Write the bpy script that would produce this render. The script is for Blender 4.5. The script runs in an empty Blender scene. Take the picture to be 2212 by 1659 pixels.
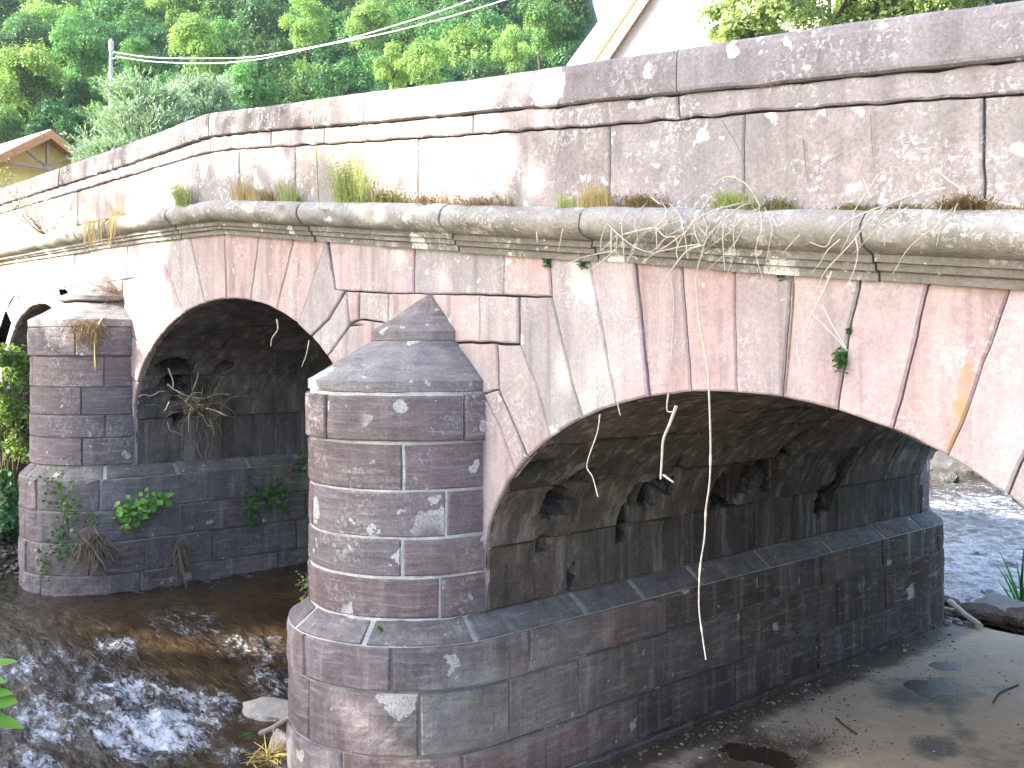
import bpy, bmesh, math, random
import numpy as np
from mathutils import Vector, noise, Matrix

SC = bpy.context.scene
COL = SC.collection
PI = math.pi

# ---------------------------------------------------------------- camera and measuring
FPX, CX, Y0 = 2164.0, 1106.0, 760.0
YAW = math.radians(47.93)
CAM = Vector((0, -5.56, 3.85))
FW = Vector((-math.sin(YAW), math.cos(YAW), 0))
RT = Vector((math.cos(YAW), math.sin(YAW), 0))

def ray(px, py):
    d = FW + RT * ((px - CX) / FPX)
    d = d.copy(); d.z = (Y0 - py) / FPX
    return d
def on_y(px, py, y=0.0):
    d = ray(px, py); return CAM + d * ((y - CAM.y) / d.y)
def on_x(px, py, x):
    d = ray(px, py); return CAM + d * ((x - CAM.x) / d.x)
def on_z(px, py, z=0.0):
    d = ray(px, py); return CAM + d * ((z - CAM.z) / d.z)
def at_d(px, py, dep):
    return CAM + ray(px, py) * dep

cam = bpy.data.cameras.new("camera"); co = bpy.data.objects.new("camera", cam)
COL.objects.link(co); co.location = CAM; co.rotation_euler = (PI / 2, 0, YAW)
cam.sensor_width = 36; cam.lens = FPX / 2212 * 36; cam.shift_y = -(829.5 - Y0) / 2212
cam.clip_end = 2000; cam.clip_start = 0.05
SC.camera = co

# ---------------------------------------------------------------- bookkeeping
def tag(o, label=None, cat=None, group=None, kind=None):
    if label: o["label"] = label
    if cat: o["category"] = cat
    if group: o["group"] = group
    if kind: o["kind"] = kind
    return o
def empty(name, loc, label=None, cat=None, group=None, parent=None):
    o = bpy.data.objects.new(name, None); COL.objects.link(o); o.location = loc
    o.empty_display_size = .2
    if parent: o.parent = parent
    return tag(o, label, cat, group)

def wloc(o):
    v = Vector(o.location)
    while o.parent: o = o.parent; v = v + Vector(o.location)
    return v

class MB:
    """collects vertices, faces and a tint per vertex; build() links them as one mesh object"""
    def __init__(s): s.v = []; s.f = []; s.c = []; s.b = []; s.k = 0
    def add(s, vs, fs, col=(1, 1, 1)):
        b = len(s.v); s.v.extend(vs); s.k += 1; s.b.extend([(s.k * .61803) % 1.0] * len(vs))
        if len(col) == len(vs) and len(vs) != 3 and not isinstance(col[0], (int, float)): s.c.extend(col)
        else: s.c.extend([col] * len(vs))
        s.f.extend([tuple(i + b for i in f) for f in fs])
    def build(s, name, mat, parent=None, smooth=False, origin=None):
        me = bpy.data.meshes.new(name)
        o0 = Vector(origin) if origin is not None else Vector((0, 0, 0))
        me.from_pydata([tuple(Vector(v) - o0) for v in s.v], [], s.f)
        a = me.color_attributes.new("tint", 'FLOAT_COLOR', 'POINT')
        arr = np.ones((len(s.v), 4), dtype=np.float32)
        if s.c: arr[:, :3] = np.array([tuple(c)[:3] for c in s.c], dtype=np.float32)
        a.data.foreach_set("color", arr.ravel())
        ba = me.attributes.new("stone", 'FLOAT', 'POINT'); ba.data.foreach_set("value", s.b)
        if smooth: me.polygons.foreach_set("use_smooth", [True] * len(me.polygons))
        me.materials.append(mat); me.update()
        o = bpy.data.objects.new(name, me); COL.objects.link(o)
        if origin is not None: o.location = o0
        if parent is not None:
            o.parent = parent
            o.location = (o0 if origin is not None else Vector((0, 0, 0))) - wloc(parent)
        return o

def np_mesh(name, V, Q, colr, mat, smooth=False):
    """V (n,3), Q (m,k) -> mesh datablock"""
    me = bpy.data.meshes.new(name)
    k = Q.shape[1]
    me.vertices.add(len(V)); me.vertices.foreach_set("co", V.astype(np.float32).ravel())
    me.loops.add(Q.size); me.loops.foreach_set("vertex_index", Q.astype(np.int32).ravel())
    me.polygons.add(len(Q)); me.polygons.foreach_set("loop_start", (np.arange(len(Q)) * k).astype(np.int32))
    me.polygons.foreach_set("loop_total", np.full(len(Q), k, dtype=np.int32))
    me.update(calc_edges=True)
    a = me.color_attributes.new("tint", 'FLOAT_COLOR', 'POINT')
    arr = np.ones((len(V), 4), dtype=np.float32); arr[:, :3] = colr
    a.data.foreach_set("color", arr.ravel())
    if smooth: me.polygons.foreach_set("use_smooth", [True] * len(me.polygons))
    me.materials.append(mat); me.validate()
    return me

def nz(p, s=1.0, o=0.0):
    return noise.noise(Vector(p) * s + Vector((o, o * 1.7, -o)))
def sstep(a, b, x):
    t = min(1, max(0, (x - a) / (b - a))); return t * t * (3 - 2 * t)
def lerp(a, b, t): return a + (b - a) * t
def interp(pts, x):
    if x <= pts[0][0]: return pts[0][1] + (x - pts[0][0]) * (pts[1][1] - pts[0][1]) / (pts[1][0] - pts[0][0])
    for (a, b), (c, d) in zip(pts, pts[1:]):
        if x <= c: return b + (d - b) * (x - a) / (c - a)
    (a, b), (c, d) = pts[-2], pts[-1]
    return d + (x - c) * (d - b) / (c - a)

# ---------------------------------------------------------------- materials
class NT:
    def __init__(s, name):
        s.m = bpy.data.materials.new(name); s.m.use_nodes = True
        s.t = s.m.node_tree; s.t.nodes.clear()
        s.out = s.t.nodes.new("ShaderNodeOutputMaterial")
    def n(s, typ, **kw):
        nd = s.t.nodes.new(typ)
        for k, v in kw.items():
            if k.startswith("i_"):
                key = k[2:]; key = int(key) if key.isdigit() else key.replace("_", " ")
                s.set(nd.inputs[key], v)
            else: setattr(nd, k, v)
        return nd
    def set(s, inp, v):
        if isinstance(v, bpy.types.NodeSocket): s.t.links.new(v, inp)
        elif isinstance(v, (tuple, list)) and len(v) == 3 and inp.type == 'RGBA': inp.default_value = (*v, 1)
        else: inp.default_value = v
    def coord(s, scale=(1, 1, 1), gen="Object"):
        tc = s.n("ShaderNodeTexCoord"); mp = s.n("ShaderNodeMapping")
        s.t.links.new(tc.outputs[gen], mp.inputs[0]); mp.inputs["Scale"].default_value = scale
        return mp.outputs[0]
    def noise(s, scale, detail=4, rough=.55, vec=None, dist=0):
        nd = s.n("ShaderNodeTexNoise"); nd.inputs["Scale"].default_value = scale
        nd.inputs["Detail"].default_value = detail; nd.inputs["Roughness"].default_value = rough
        nd.inputs["Distortion"].default_value = dist
        if vec is not None: s.t.links.new(vec, nd.inputs["Vector"])
        return nd.outputs["Fac"]
    def ramp(s, x, a, b, lo=0.0, hi=1.0):
        nd = s.n("ShaderNodeMapRange"); nd.inputs[1].default_value = a; nd.inputs[2].default_value = b
        nd.inputs[3].default_value = lo; nd.inputs[4].default_value = hi
        s.t.links.new(x, nd.inputs[0]); return nd.outputs[0]
    def math(s, op, a, b=0.0):
        nd = s.n("ShaderNodeMath", operation=op); s.set(nd.inputs[0], a); s.set(nd.inputs[1], b); return nd.outputs[0]
    def mix(s, f, a, b, blend='MIX'):
        nd = s.n("ShaderNodeMix", data_type='RGBA', blend_type=blend)
        s.set(nd.inputs[0], f); s.set(nd.inputs[6], a); s.set(nd.inputs[7], b); return nd.outputs[2]
    def attr(s, name="tint"):
        return s.n("ShaderNodeAttribute", attribute_name=name).outputs["Color"]
    def bump(s, h, strength, dist, nrm=None):
        nd = s.n("ShaderNodeBump"); nd.inputs["Strength"].default_value = strength; nd.inputs["Distance"].default_value = dist
        s.t.links.new(h, nd.inputs["Height"])
        if nrm is not None: s.t.links.new(nrm, nd.inputs["Normal"])
        return nd.outputs[0]
    def bsdf(s, col, rough=.9, nrm=None, **kw):
        b = s.n("ShaderNodeBsdfPrincipled"); s.set(b.inputs["Base Color"], col); s.set(b.inputs["Roughness"], rough)
        b.inputs["Specular IOR Level"].default_value = .25
        if nrm is not None: s.t.links.new(nrm, b.inputs["Normal"])
        for k, v in kw.items(): s.set(b.inputs[k.replace("_", " ")], v)
        s.t.links.new(b.outputs[0], s.out.inputs[0]); return b

def stone_mat(name, wear=(.33, .31, .29), wear_amt=.5, lichen=.25, speck=.3, streak=.3, moss=0.0,
              dark=(.05, .045, .04), rough_bump=1.0, lich_col=(.72, .72, .69), efflo=0.0, tooling=0.0, eff_col=(.42, .43, .44), mott=.8, grain=.22, stains=()):
    k = NT(name)
    idn = k.n("ShaderNodeAttribute", attribute_name="stone").outputs["Fac"]
    def shifted(scale=(1, 1, 1)):
        # every stone was cut from its own place in the quarry: shift the pattern per stone
        tc = k.n("ShaderNodeTexCoord"); cx = k.n("ShaderNodeCombineXYZ")
        for i_, m_ in enumerate((37.0, 53.0, 71.0)): k.t.links.new(k.math('MULTIPLY', idn, m_), cx.inputs[i_])
        ad = k.n("ShaderNodeVectorMath", operation='ADD'); k.t.links.new(tc.outputs["Object"], ad.inputs[0]); k.t.links.new(cx.outputs[0], ad.inputs[1])
        mp = k.n("ShaderNodeMapping"); k.t.links.new(ad.outputs[0], mp.inputs[0]); mp.inputs["Scale"].default_value = scale
        return mp.outputs[0]
    v = shifted(); v_real = k.coord()
    tint = k.attr()
    n1 = k.noise(1.3, 6, .6, v); n2 = k.noise(5.5, 5, .62, v); n3 = k.noise(42, 4, .7, v)
    col = k.mix(1.0, tint, k.mix(k.ramp(n2, .3, .72), tuple(1 - .27 * mott for _ in range(3)), (1 + .22 * mott, 1 + .18 * mott, 1 + .17 * mott)), 'MULTIPLY')
    col = k.mix(k.math('MULTIPLY', k.ramp(n1, .42, .66), wear_amt), col, wear)
    # vertical rain streaks
    vs = shifted((7, 7, .55)); st = k.noise(1.0, 5, .6, vs)
    col = k.mix(k.math('MULTIPLY', k.ramp(st, .52, .74), streak), col, dark)
    col = k.mix(k.math('MULTIPLY', k.ramp(st, .46, .28), streak * .55), col, (.62, .58, .57))
    col = k.mix(grain, col, k.mix(k.ramp(n3, .3, .7), (.0, .0, .0), (1, 1, 1)), 'OVERLAY')
    # pale crusty speckle in patches
    sp = k.noise(26, 3, .75, v, .6); pm = k.noise(1.7, 3, .6, k.coord((1, 1, 1.3)))
    col = k.mix(k.math('MULTIPLY', k.math('MULTIPLY', k.ramp(sp, .53, .59), k.ramp(pm, .49, .60)), speck), col, lich_col)
    # round lichen blots
    wob = k.n("ShaderNodeVectorMath", operation='ADD')
    wn = k.n("ShaderNodeTexNoise"); wn.inputs["Scale"].default_value = 11; wn.inputs["Detail"].default_value = 4
    k.t.links.new(v, wn.inputs["Vector"])
    sc = k.n("ShaderNodeVectorMath", operation='SCALE'); sc.inputs[3].default_value = .16
    k.t.links.new(wn.outputs["Color"], sc.inputs[0]); k.t.links.new(v, wob.inputs[0]); k.t.links.new(sc.outputs[0], wob.inputs[1])
    mask = None
    for scl, off, dens in ((1.9, 0, lichen), (5.0, 3.1, lichen), (14.0, 7.7, lichen * .5)):
        vo = k.n("ShaderNodeTexVoronoi"); vo.inputs["Scale"].default_value = scl
        mv = k.n("ShaderNodeVectorMath", operation='ADD'); mv.inputs[1].default_value = (off, off, off)
        k.t.links.new(wob.outputs[0], mv.inputs[0]); k.t.links.new(mv.outputs[0], vo.inputs["Vector"])
        sx = k.n("ShaderNodeSeparateColor"); k.t.links.new(vo.outputs["Color"], sx.inputs[0])
        pres = k.math('GREATER_THAN', sx.outputs[0], 1 - dens)
        rad = k.math('ADD', k.math('MULTIPLY', sx.outputs[1], .26), .10)
        m = k.math('MULTIPLY', k.math('LESS_THAN', vo.outputs["Distance"], rad), pres)
        mask = m if mask is None else k.math('MAXIMUM', mask, m)
    mask = k.math('MULTIPLY', mask, k.ramp(k.noise(60, 2, .7, v), .34, .46))
    lm = k.noise(.9, 2, .5, k.coord((1.2, 1, 1))); mask = k.math('MULTIPLY', mask, k.ramp(lm, .38, .44))
    col = k.mix(mask, col, lich_col)
    if efflo:
        ve = k.coord((3.2, 3.2, .42)); e = k.noise(1.0, 4, .55, ve)
        col = k.mix(k.math('MULTIPLY', k.ramp(e, .60, .70), efflo), col, eff_col)
    if moss:
        g = k.noise(2.6, 5, .65, v)
        geo = k.n("ShaderNodeNewGeometry"); sp3 = k.n("ShaderNodeSeparateXYZ"); k.t.links.new(geo.outputs["Normal"], sp3.inputs[0])
        dn = k.ramp(sp3.outputs[2], .5, -.6)
        col = k.mix(k.math('MULTIPLY', k.math('MULTIPLY', k.ramp(g, .4, .6), k.math('ADD', dn, .25)), moss), col, (.09, .095, .03))
    for (sx_, sz_, rx_, rz_, tilt_, sc_) in stains:
        s3 = k.n("ShaderNodeSeparateXYZ"); k.t.links.new(v_real, s3.inputs[0])
        dz = k.math('DIVIDE', k.math('SUBTRACT', s3.outputs[2], k.math('ADD', k.math('MULTIPLY', k.noise(9, 3, .6, v_real), .1), sz_ - .05)), rz_)
        dx = k.math('DIVIDE', k.math('SUBTRACT', k.math('SUBTRACT', s3.outputs[0], k.math('ADD', k.math('MULTIPLY', k.noise(14, 3, .6, v_real), .09), sx_ - .045)), k.math('MULTIPLY', dz, tilt_)), rx_)
        dd = k.math('ADD', k.math('MULTIPLY', dx, dx), k.math('MULTIPLY', dz, dz))
        col = k.mix(k.math('MULTIPLY', k.ramp(dd, 1.0, .45), k.ramp(n2, .3, .6)), col, sc_)
    h = k.math('ADD', k.math('MULTIPLY', k.noise(9, 6, .62, v), .7), k.math('MULTIPLY', k.noise(75, 3, .7, v), .15))
    pit = k.n("ShaderNodeTexVoronoi"); pit.inputs["Scale"].default_value = 30; k.t.links.new(wob.outputs[0], pit.inputs["Vector"])
    ptm = k.math('MULTIPLY', k.ramp(pit.outputs["Distance"], .0, .22, -1, 0), k.ramp(k.noise(3.1, 2, .5, v), .5, .62))
    h = k.math('ADD', h, k.math('MULTIPLY', ptm, .35))
    if tooling:
        bd = k.noise(1.0, 5, .65, shifted((3, 3, 26)), .5)
        h = k.math('ADD', h, k.math('MULTIPLY', bd, tooling))
        col = k.mix(k.math('MULTIPLY', k.ramp(bd, .54, .70), .45), col, (.40, .38, .37))
        col = k.mix(k.math('MULTIPLY', k.ramp(bd, .46, .34), .35), col, (.07, .06, .065))
    h = k.math('ADD', h, k.math('MULTIPLY', mask, .12))
    k.bsdf(col, .92, k.bump(h, .55 * rough_bump, .035))
    return k.m

def plain(name, col, rough=.8, nscale=12, var=.25, bump=.3, bdist=.01, spec=.25):
    k = NT(name); v = k.coord(); n = k.noise(nscale, 5, .6, v)
    lo = tuple(c * (1 - var) for c in col); hi = tuple(min(1, c * (1 + var)) for c in col)
    c = k.mix(k.ramp(n, .3, .7), lo, hi)
    c = k.mix(1.0, c, k.attr(), 'MULTIPLY')
    b = k.bsdf(c, rough, k.bump(n, bump, bdist)); b.inputs["Specular IOR Level"].default_value = spec
    return k.m

def leaf_mat(name, col, var=.35, trans=.35, yellow=(.16, .17, .03), objvar=0.25):
    k = NT(name)
    tint = k.attr()
    oi = k.n("ShaderNodeObjectInfo")
    c = k.mix(1.0, tint, col, 'MULTIPLY')
    c = k.mix(k.math('MULTIPLY', k.ramp(oi.outputs["Random"], .45, 1.0), objvar), c, k.mix(1.0, tint, yellow, 'MULTIPLY'))
    d = k.n("ShaderNodeBsdfPrincipled"); k.set(d.inputs["Base Color"], c); d.inputs["Roughness"].default_value = .55
    d.inputs["Specular IOR Level"].default_value = .3
    t = k.n("ShaderNodeBsdfTranslucent"); k.set(t.inputs[0], k.mix(1.0, c, (1.3, 1.35, .7), 'MULTIPLY'))
    m = k.n("ShaderNodeMixShader"); m.inputs[0].default_value = trans
    k.t.links.new(d.outputs[0], m.inputs[1]); k.t.links.new(t.outputs[0], m.inputs[2]); k.t.links.new(m.outputs[0], k.out.inputs[0])
    return k.m

# ---------------------------------------------------------------- block builders
def jit(base, rng, v=.1, hue=.06):
    k = 1 + rng.uniform(-v, v); h = rng.uniform(-hue, hue)
    return (base[0] * k * (1 + h), base[1] * k, base[2] * k * (1 - h * .6))

def resample(pts, step):
    out = []
    n = len(pts)
    for i in range(n):
        a = Vector(pts[i]); b = Vector(pts[(i + 1) % n]); L = (b - a).length
        k = max(1, int(round(L / step)))
        for j in range(k): out.append(a.lerp(b, j / k))
    return out
def inset(pts, d):
    n = len(pts); area = sum(pts[i].x * pts[(i + 1) % n].y - pts[(i + 1) % n].x * pts[i].y for i in range(n))
    sg = 1 if area > 0 else -1; out = []
    for i in range(n):
        a, b, c = pts[i - 1], pts[i], pts[(i + 1) % n]
        t1 = (b - a); t2 = (c - b)
        if t1.length < 1e-6 or t2.length < 1e-6: out.append(b.copy()); continue
        t1.normalize(); t2.normalize()
        n1 = Vector((-t1.y, t1.x)); n2 = Vector((-t2.y, t2.x)); m = n1 + n2
        if m.length < 1e-4: out.append(b.copy()); continue
        m.normalize(); k = max(.45, m.dot(n1)); out.append(b + m * (sg * d / k))
    return out
def block_poly(mb, pts, y, h, col, gap=.005, bev=.008, back=.06, rough=.004, step=.09, slant=0.0):
    """a flat-faced ashlar on the plane y; pts are (x, z) going round"""
    P = resample([Vector(p) for p in pts], step)
    P = inset(P, gap)
    P = [p + Vector((nz((p.x, p.y, y), 6) * rough, nz((p.x, p.y, y + 9), 6) * rough)) for p in P]
    # chipped corners and edges
    Q = inset(P, bev)
    Q = [q.lerp(p, -.6 * max(0, nz((q.x, y, q.y), 9, 4) - .25)) for q, p in zip(Q, P)]
    n = len(P); vs = []; c0 = sum(p.x for p in P) / n
    for p in P: vs.append((p.x, y + back, p.y))
    for p in P: vs.append((p.x, y - h + bev, p.y))
    for q in Q: vs.append((q.x, y - h + slant * (q.x - c0), q.y))
    fs = []
    for i in range(n):
        j = (i + 1) % n
        fs.append((i, j, n + j, n + i)); fs.append((n + i, n + j, 2 * n + j, 2 * n + i))
    fs.append(tuple(range(2 * n, 3 * n)))
    area = sum(P[i].x * P[(i + 1) % n].y - P[(i + 1) % n].x * P[i].y for i in range(n))
    if area < 0: fs = [tuple(reversed(f)) for f in fs]
    mb.add(vs, fs, col)

def block_on(mb, S, u0, u1, v0, v1, h, col, nu=4, nv=3, gap=.006, bev=.01, back=.05, amp=.006, disp=None, flip=False):
    """a block on the surface S(u, v) -> (point, outward normal), u and v in metres"""
    def ax(a, b, n):
        a += gap; b -= gap
        L = [a, a + bev]; L += [a + bev + (b - a - 2 * bev) * i / n for i in range(1, n)]; L += [b - bev, b]; return L
    U = ax(u0, u1, nu); V = ax(v0, v1, nv); U = [U[0]] + U + [U[-1]]; V = [V[0]] + V + [V[-1]]
    vs = []; nU, nV = len(U), len(V)
    for i, u in enumerate(U):
        for j, v in enumerate(V):
            e = min(i, nU - 1 - i, j, nV - 1 - j)
            wob = .006 * nz((u * 3, v * 3, h * 50), 1.3) if e <= 1 else 0
            p, nr = S(u + wob, v + wob)
            hh = -back if e == 0 else (h - bev if e == 1 else h + amp * nz(p, 4.0) + amp * .6 * nz(p, 11.0))
            q = Vector(p) + Vector(nr) * hh
            if disp and e > 0: q = disp(q, Vector(nr))
            vs.append(tuple(q))
    fs = []
    for i in range(nU - 1):
        for j in range(nV - 1):
            a = i * nV + j; f = (a, a + nV, a + nV + 1, a + 1)
            fs.append(tuple(reversed(f)) if flip else f)
    mb.add(vs, fs, col)

def sheet(mb, S, us, vs_, col, flip=False, off=0.0, disp=None):
    vs = []
    for u in us:
        for v in vs_:
            p, nr = S(u, v); q = Vector(p) + Vector(nr) * off
            if disp: q = disp(q, Vector(nr))
            vs.append(tuple(q))
    nV = len(vs_); fs = []
    for i in range(len(us) - 1):
        for j in range(nV - 1):
            a = i * nV + j; f = (a, a + nV, a + nV + 1, a + 1)
            fs.append(tuple(reversed(f)) if flip else f)
    mb.add(vs, fs, col)

def box(mb, x0, x1, y0, y1, z0, z1, col=(1, 1, 1)):
    vs = [(x, y, z) for x in (x0, x1) for y in (y0, y1) for z in (z0, z1)]
    mb.add(vs, [(0, 1, 3, 2), (4, 6, 7, 5), (0, 4, 5, 1), (2, 3, 7, 6), (0, 2, 6, 4), (1, 5, 7, 3)], col)

def tube(mb, pts, rad, col=(1, 1, 1), sides=5, cap=True):
    pts = [Vector(p) for p in pts]; n = len(pts)
    if not hasattr(rad, '__len__'): rad = [rad] * n
    vs = []; fs = []; b = None
    for i, p in enumerate(pts):
        t = (pts[min(i + 1, n - 1)] - pts[max(i - 1, 0)])
        if t.length < 1e-7: t = Vector((0, 0, 1))
        t.normalize()
        if b is None: b = t.orthogonal().normalized()
        b = (b - t * b.dot(t)); b = b.normalized() if b.length > 1e-5 else t.orthogonal().normalized()
        c = t.cross(b)
        for k in range(sides):
            a = 2 * PI * k / sides; vs.append(tuple(p + (b * math.cos(a) + c * math.sin(a)) * rad[i]))
    for i in range(n - 1):
        for k in range(sides):
            k2 = (k + 1) % sides; fs.append((i * sides + k, i * sides + k2, (i + 1) * sides + k2, (i + 1) * sides + k))
    if cap:
        fs.append(tuple(reversed(range(sides)))); fs.append(tuple(range((n - 1) * sides, n * sides)))
    mb.add(vs, fs, col)

def smooth_line(pts, n=5):
    """Catmull-Rom through the points"""
    P = [Vector(p) for p in pts]; P = [P[0] * 2 - P[1]] + P + [P[-1] * 2 - P[-2]]; out = []
    for i in range(1, len(P) - 2):
        a, b, c, d = P[i - 1:i + 3]
        for k in range(n):
            t = k / n
            out.append(.5 * ((2 * b) + (c - a) * t + (2 * a - 5 * b + 4 * c - d) * t * t + (3 * b - a - 3 * c + d) * t ** 3))
    out.append(P[-2]); return out
# ================================================================ the bridge
rng = random.Random(7)
W = 8.0                       # bridge width
PINK = (.47, .36, .36); ROSE = (.48, .345, .34); GREY = (.405, .355, .355); PURP = (.205, .162, .175)
def facecol():
    r = rng.random()
    b = PINK if r < .5 else (ROSE if r < .7 else GREY)
    return jit(b, rng, .11, .045)
M_face = stone_mat("pink_sandstone_face", wear=(.37, .335, .33), wear_amt=.65, lichen=.08, speck=.4, streak=.5, rough_bump=.65, mott=.6, grain=.15, stains=[(-2.45, 3.55, .05, .30, .07, (.44, .30, .15)), (-9.6, 4.75, .02, .12, .0, (.16, .10, .09)), (-5.75, 4.1, .02, .2, -.05, (.40, .27, .24))])
M_para = stone_mat("lichened_parapet_stone", wear=(.28, .262, .255), wear_amt=.7, lichen=.34, speck=.7, streak=.35, rough_bump=1.0)
M_cope = stone_mat("grey_coping_stone", wear=(.245, .232, .232), wear_amt=.45, lichen=.36, speck=.45, streak=.35, rough_bump=.8)
M_roll = stone_mat("weathered_cornice_stone", wear=(.36, .345, .315), wear_amt=.6, lichen=.42, speck=.7, streak=.2, moss=.35, mott=.6, rough_bump=1.3)
M_pier = stone_mat("purple_pier_stone", wear=(.175, .16, .15), wear_amt=.6, lichen=.20, speck=.42, streak=.2, rough_bump=1.2, tooling=.8, lich_col=(.55, .55, .53))
M_base = stone_mat("damp_pier_base_stone", wear=(.14, .132, .122), wear_amt=.6, lichen=.07, speck=.15, streak=.4, rough_bump=1.3, efflo=.35, tooling=.3, lich_col=(.5, .5, .48), eff_col=(.20, .21, .22))
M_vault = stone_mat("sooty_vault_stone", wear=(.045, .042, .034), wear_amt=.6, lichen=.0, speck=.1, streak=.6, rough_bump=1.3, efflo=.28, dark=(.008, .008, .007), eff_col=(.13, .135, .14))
M_mort = plain("joint_mortar", (.25, .245, .235), .95, 30, .3, .6, .01)

bridge = empty("stone_bridge", (-7.49, 4.0, 0), "old three-arched pink sandstone bridge with rounded cutwater piers over the stream", "bridge")

# measured lines on the face: (x, z)
TOP = [(-26, 6.95), (-20.57, 6.93), (-17.4, 6.87), (-13.19, 6.80), (-11.74, 6.80), (-11.32, 6.75), (-10.18, 6.61), (-8.49, 6.42), (-6.65, 6.19), (-4.41, 5.95), (-3.04, 5.81), (-2.1, 5.69), (2.5, 5.15)]
COPB = [(-26, 6.64), (-20.57, 6.62), (-17.28, 6.56), (-14.12, 6.51), (-11.74, 6.50), (-11.32, 6.46), (-10.18, 6.33), (-8.23, 6.08), (-6.66, 5.90), (-4.41, 5.64), (-2.1, 5.38), (2.5, 4.84)]
STRB = [(-26, 6.50), (-20.75, 6.48), (-17.44, 6.42), (-14.25, 6.37), (-11.85, 6.33), (-11.42, 6.30), (-10.24, 6.16), (-8.57, 5.95), (-6.67, 5.73), (-5.06, 5.54), (-3.38, 5.36), (-2.12, 5.21), (2.5, 4.67)]
ROLT = [(-26, 5.86), (-18.18, 5.82), (-14.16, 5.78), (-12.63, 5.73), (-11.17, 5.66), (-8.38, 5.32), (-4.38, 4.84), (-2.07, 4.58), (2.5, 4.05)]
MOLB = [(-26, 5.54), (-20.53, 5.50), (-13.54, 5.36), (-11.3, 5.27), (-11.0, 5.24), (-8.47, 4.92), (-6.17, 4.65), (-3.9, 4.38), (-2.1, 4.17), (2.5, 3.62)]
ARCH = [dict(cx=-11.345, a=2.885, z0=2.80, b=1.69, led=2.2), dict(cx=-4.02, a=2.50, z0=1.99, b=1.59, led=1.62), dict(cx=-18.4, a=2.11, z0=3.0, b=1.68, led=2.6)]
XL, XR = -26.0, 2.5
def soffit(x):
    for A in ARCH:
        d = (x - A['cx']) / A['a']
        if abs(d) < 1: return A['z0'] + A['b'] * math.sqrt(1 - d * d)
    return None

# ---- backing core: face sheets front and rear, deck, parapet core
core = MB(); JC = (.16, .15, .14)
xs = set([XL, XR])
x = XL
while x < XR: xs.add(round(x, 3)); x += .25
for A in ARCH:
    for k in range(33):
        xs.add(A['cx'] + A['a'] * math.cos(PI * k / 32))
xs = sorted(xs)
for (ya, flip) in ((.03, False), (W - .03, True)):
    for a, b in zip(xs, xs[1:]):
        if b - a < 1e-4: continue
        m = (a + b) / 2; s = soffit(m)
        ins = s is not None
        def zb(x):
            if not ins: return -.6
            for A in ARCH:
                d = (x - A['cx']) / A['a']
                if abs((m - A['cx']) / A['a']) < 1: return A['z0'] + A['b'] * math.sqrt(max(0, 1 - d * d))
        q = [(a, ya, zb(a)), (b, ya, zb(b)), (b, ya, interp(TOP, b) - .05), (a, ya, interp(TOP, a) - .05)]
        core.add(q, [(3, 2, 1, 0) if flip else (0, 1, 2, 3)], JC)
for a, b in zip(xs, xs[1:]):
    for (y0_, y1_, dz) in ((.03, .42, -.05), (W - .42, W - .03, -.05), (.42, W - .42, -1.15)):
        core.add([(a, y0_, interp(TOP, a) + dz), (b, y0_, interp(TOP, b) + dz), (b, y1_, interp(TOP, b) + dz), (a, y1_, interp(TOP, a) + dz)], [(0, 1, 2, 3)], JC)
    for yy, fl in ((.42, 1), (W - .42, 0)):
        f = (0, 1, 2, 3) if not fl else (3, 2, 1, 0)
        core.add([(a, yy, interp(TOP, a) - 1.15), (b, yy, interp(TOP, b) - 1.15), (b, yy, interp(TOP, b) - .05), (a, yy, interp(TOP, a) - .05)], [f], (.9, .85, .8))
core.build("wall_core", M_mort, bridge)

# ---- spandrel and arch rings (front face)
def P(px, py): v = on_y(px, py, 0); return (v.x, v.z)
def ell(A, x):
    d = (x - A['cx']) / A['a']; return A['z0'] + A['b'] * math.sqrt(max(0, 1 - d * d))
def arc(A, xa, xb, n=6):
    """soffit points between two x, evenly in angle"""
    ta = math.acos(max(-1, min(1, (xa - A['cx']) / A['a']))); tb = math.acos(max(-1, min(1, (xb - A['cx']) / A['a'])))
    return [(A['cx'] + A['a'] * math.cos(lerp(ta, tb, i / n)), A['z0'] + A['b'] * math.sin(lerp(ta, tb, i / n))) for i in range(n + 1)]
def topline(xa, xb, n=4): return [(lerp(xa, xb, i / n), interp(MOLB, lerp(xa, xb, i / n)) + .03) for i in range(n + 1)]

def ring(A, joints, name, first, last, hs=(.012, .02)):
    """joints: list of polylines from soffit upward, each [(x,z)...]; first/last close the ends"""
    mb = MB()
    J = [first] + joints + [last]
    for a, b in zip(J, J[1:]):
        pa, pb = a['p'], b['p']
        bot = arc(A, pa[0][0], pb[0][0], 5)
        up = [q for q in pb[1:]]; dn = [q for q in reversed(pa[1:])]
        ta, tb = pa[-1], pb[-1]
        mid = []
        if a.get('t') and b.get('t'): mid = topline(tb[0], ta[0], 3)[1:-1]
        elif b.get('mid'): mid = b['mid']
        poly = bot + up + mid + dn
        block_poly(mb, poly, 0.0, rng.uniform(*hs), facecol(), gap=.004, bev=.007, back=.06, rough=.006)
    return mb.build(name, M_face, bridge)

def jt(pts, t=False, mid=None):
    q = [P(*p) for p in pts]
    if t: q[-1] = (q[-1][0], interp(MOLB, q[-1][0]) + .03)
    return dict(p=q, t=t, mid=mid)
def fix(A, j):
    x = j['p'][0][0]; j['p'][0] = (x, ell(A, x)); return j

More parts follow.
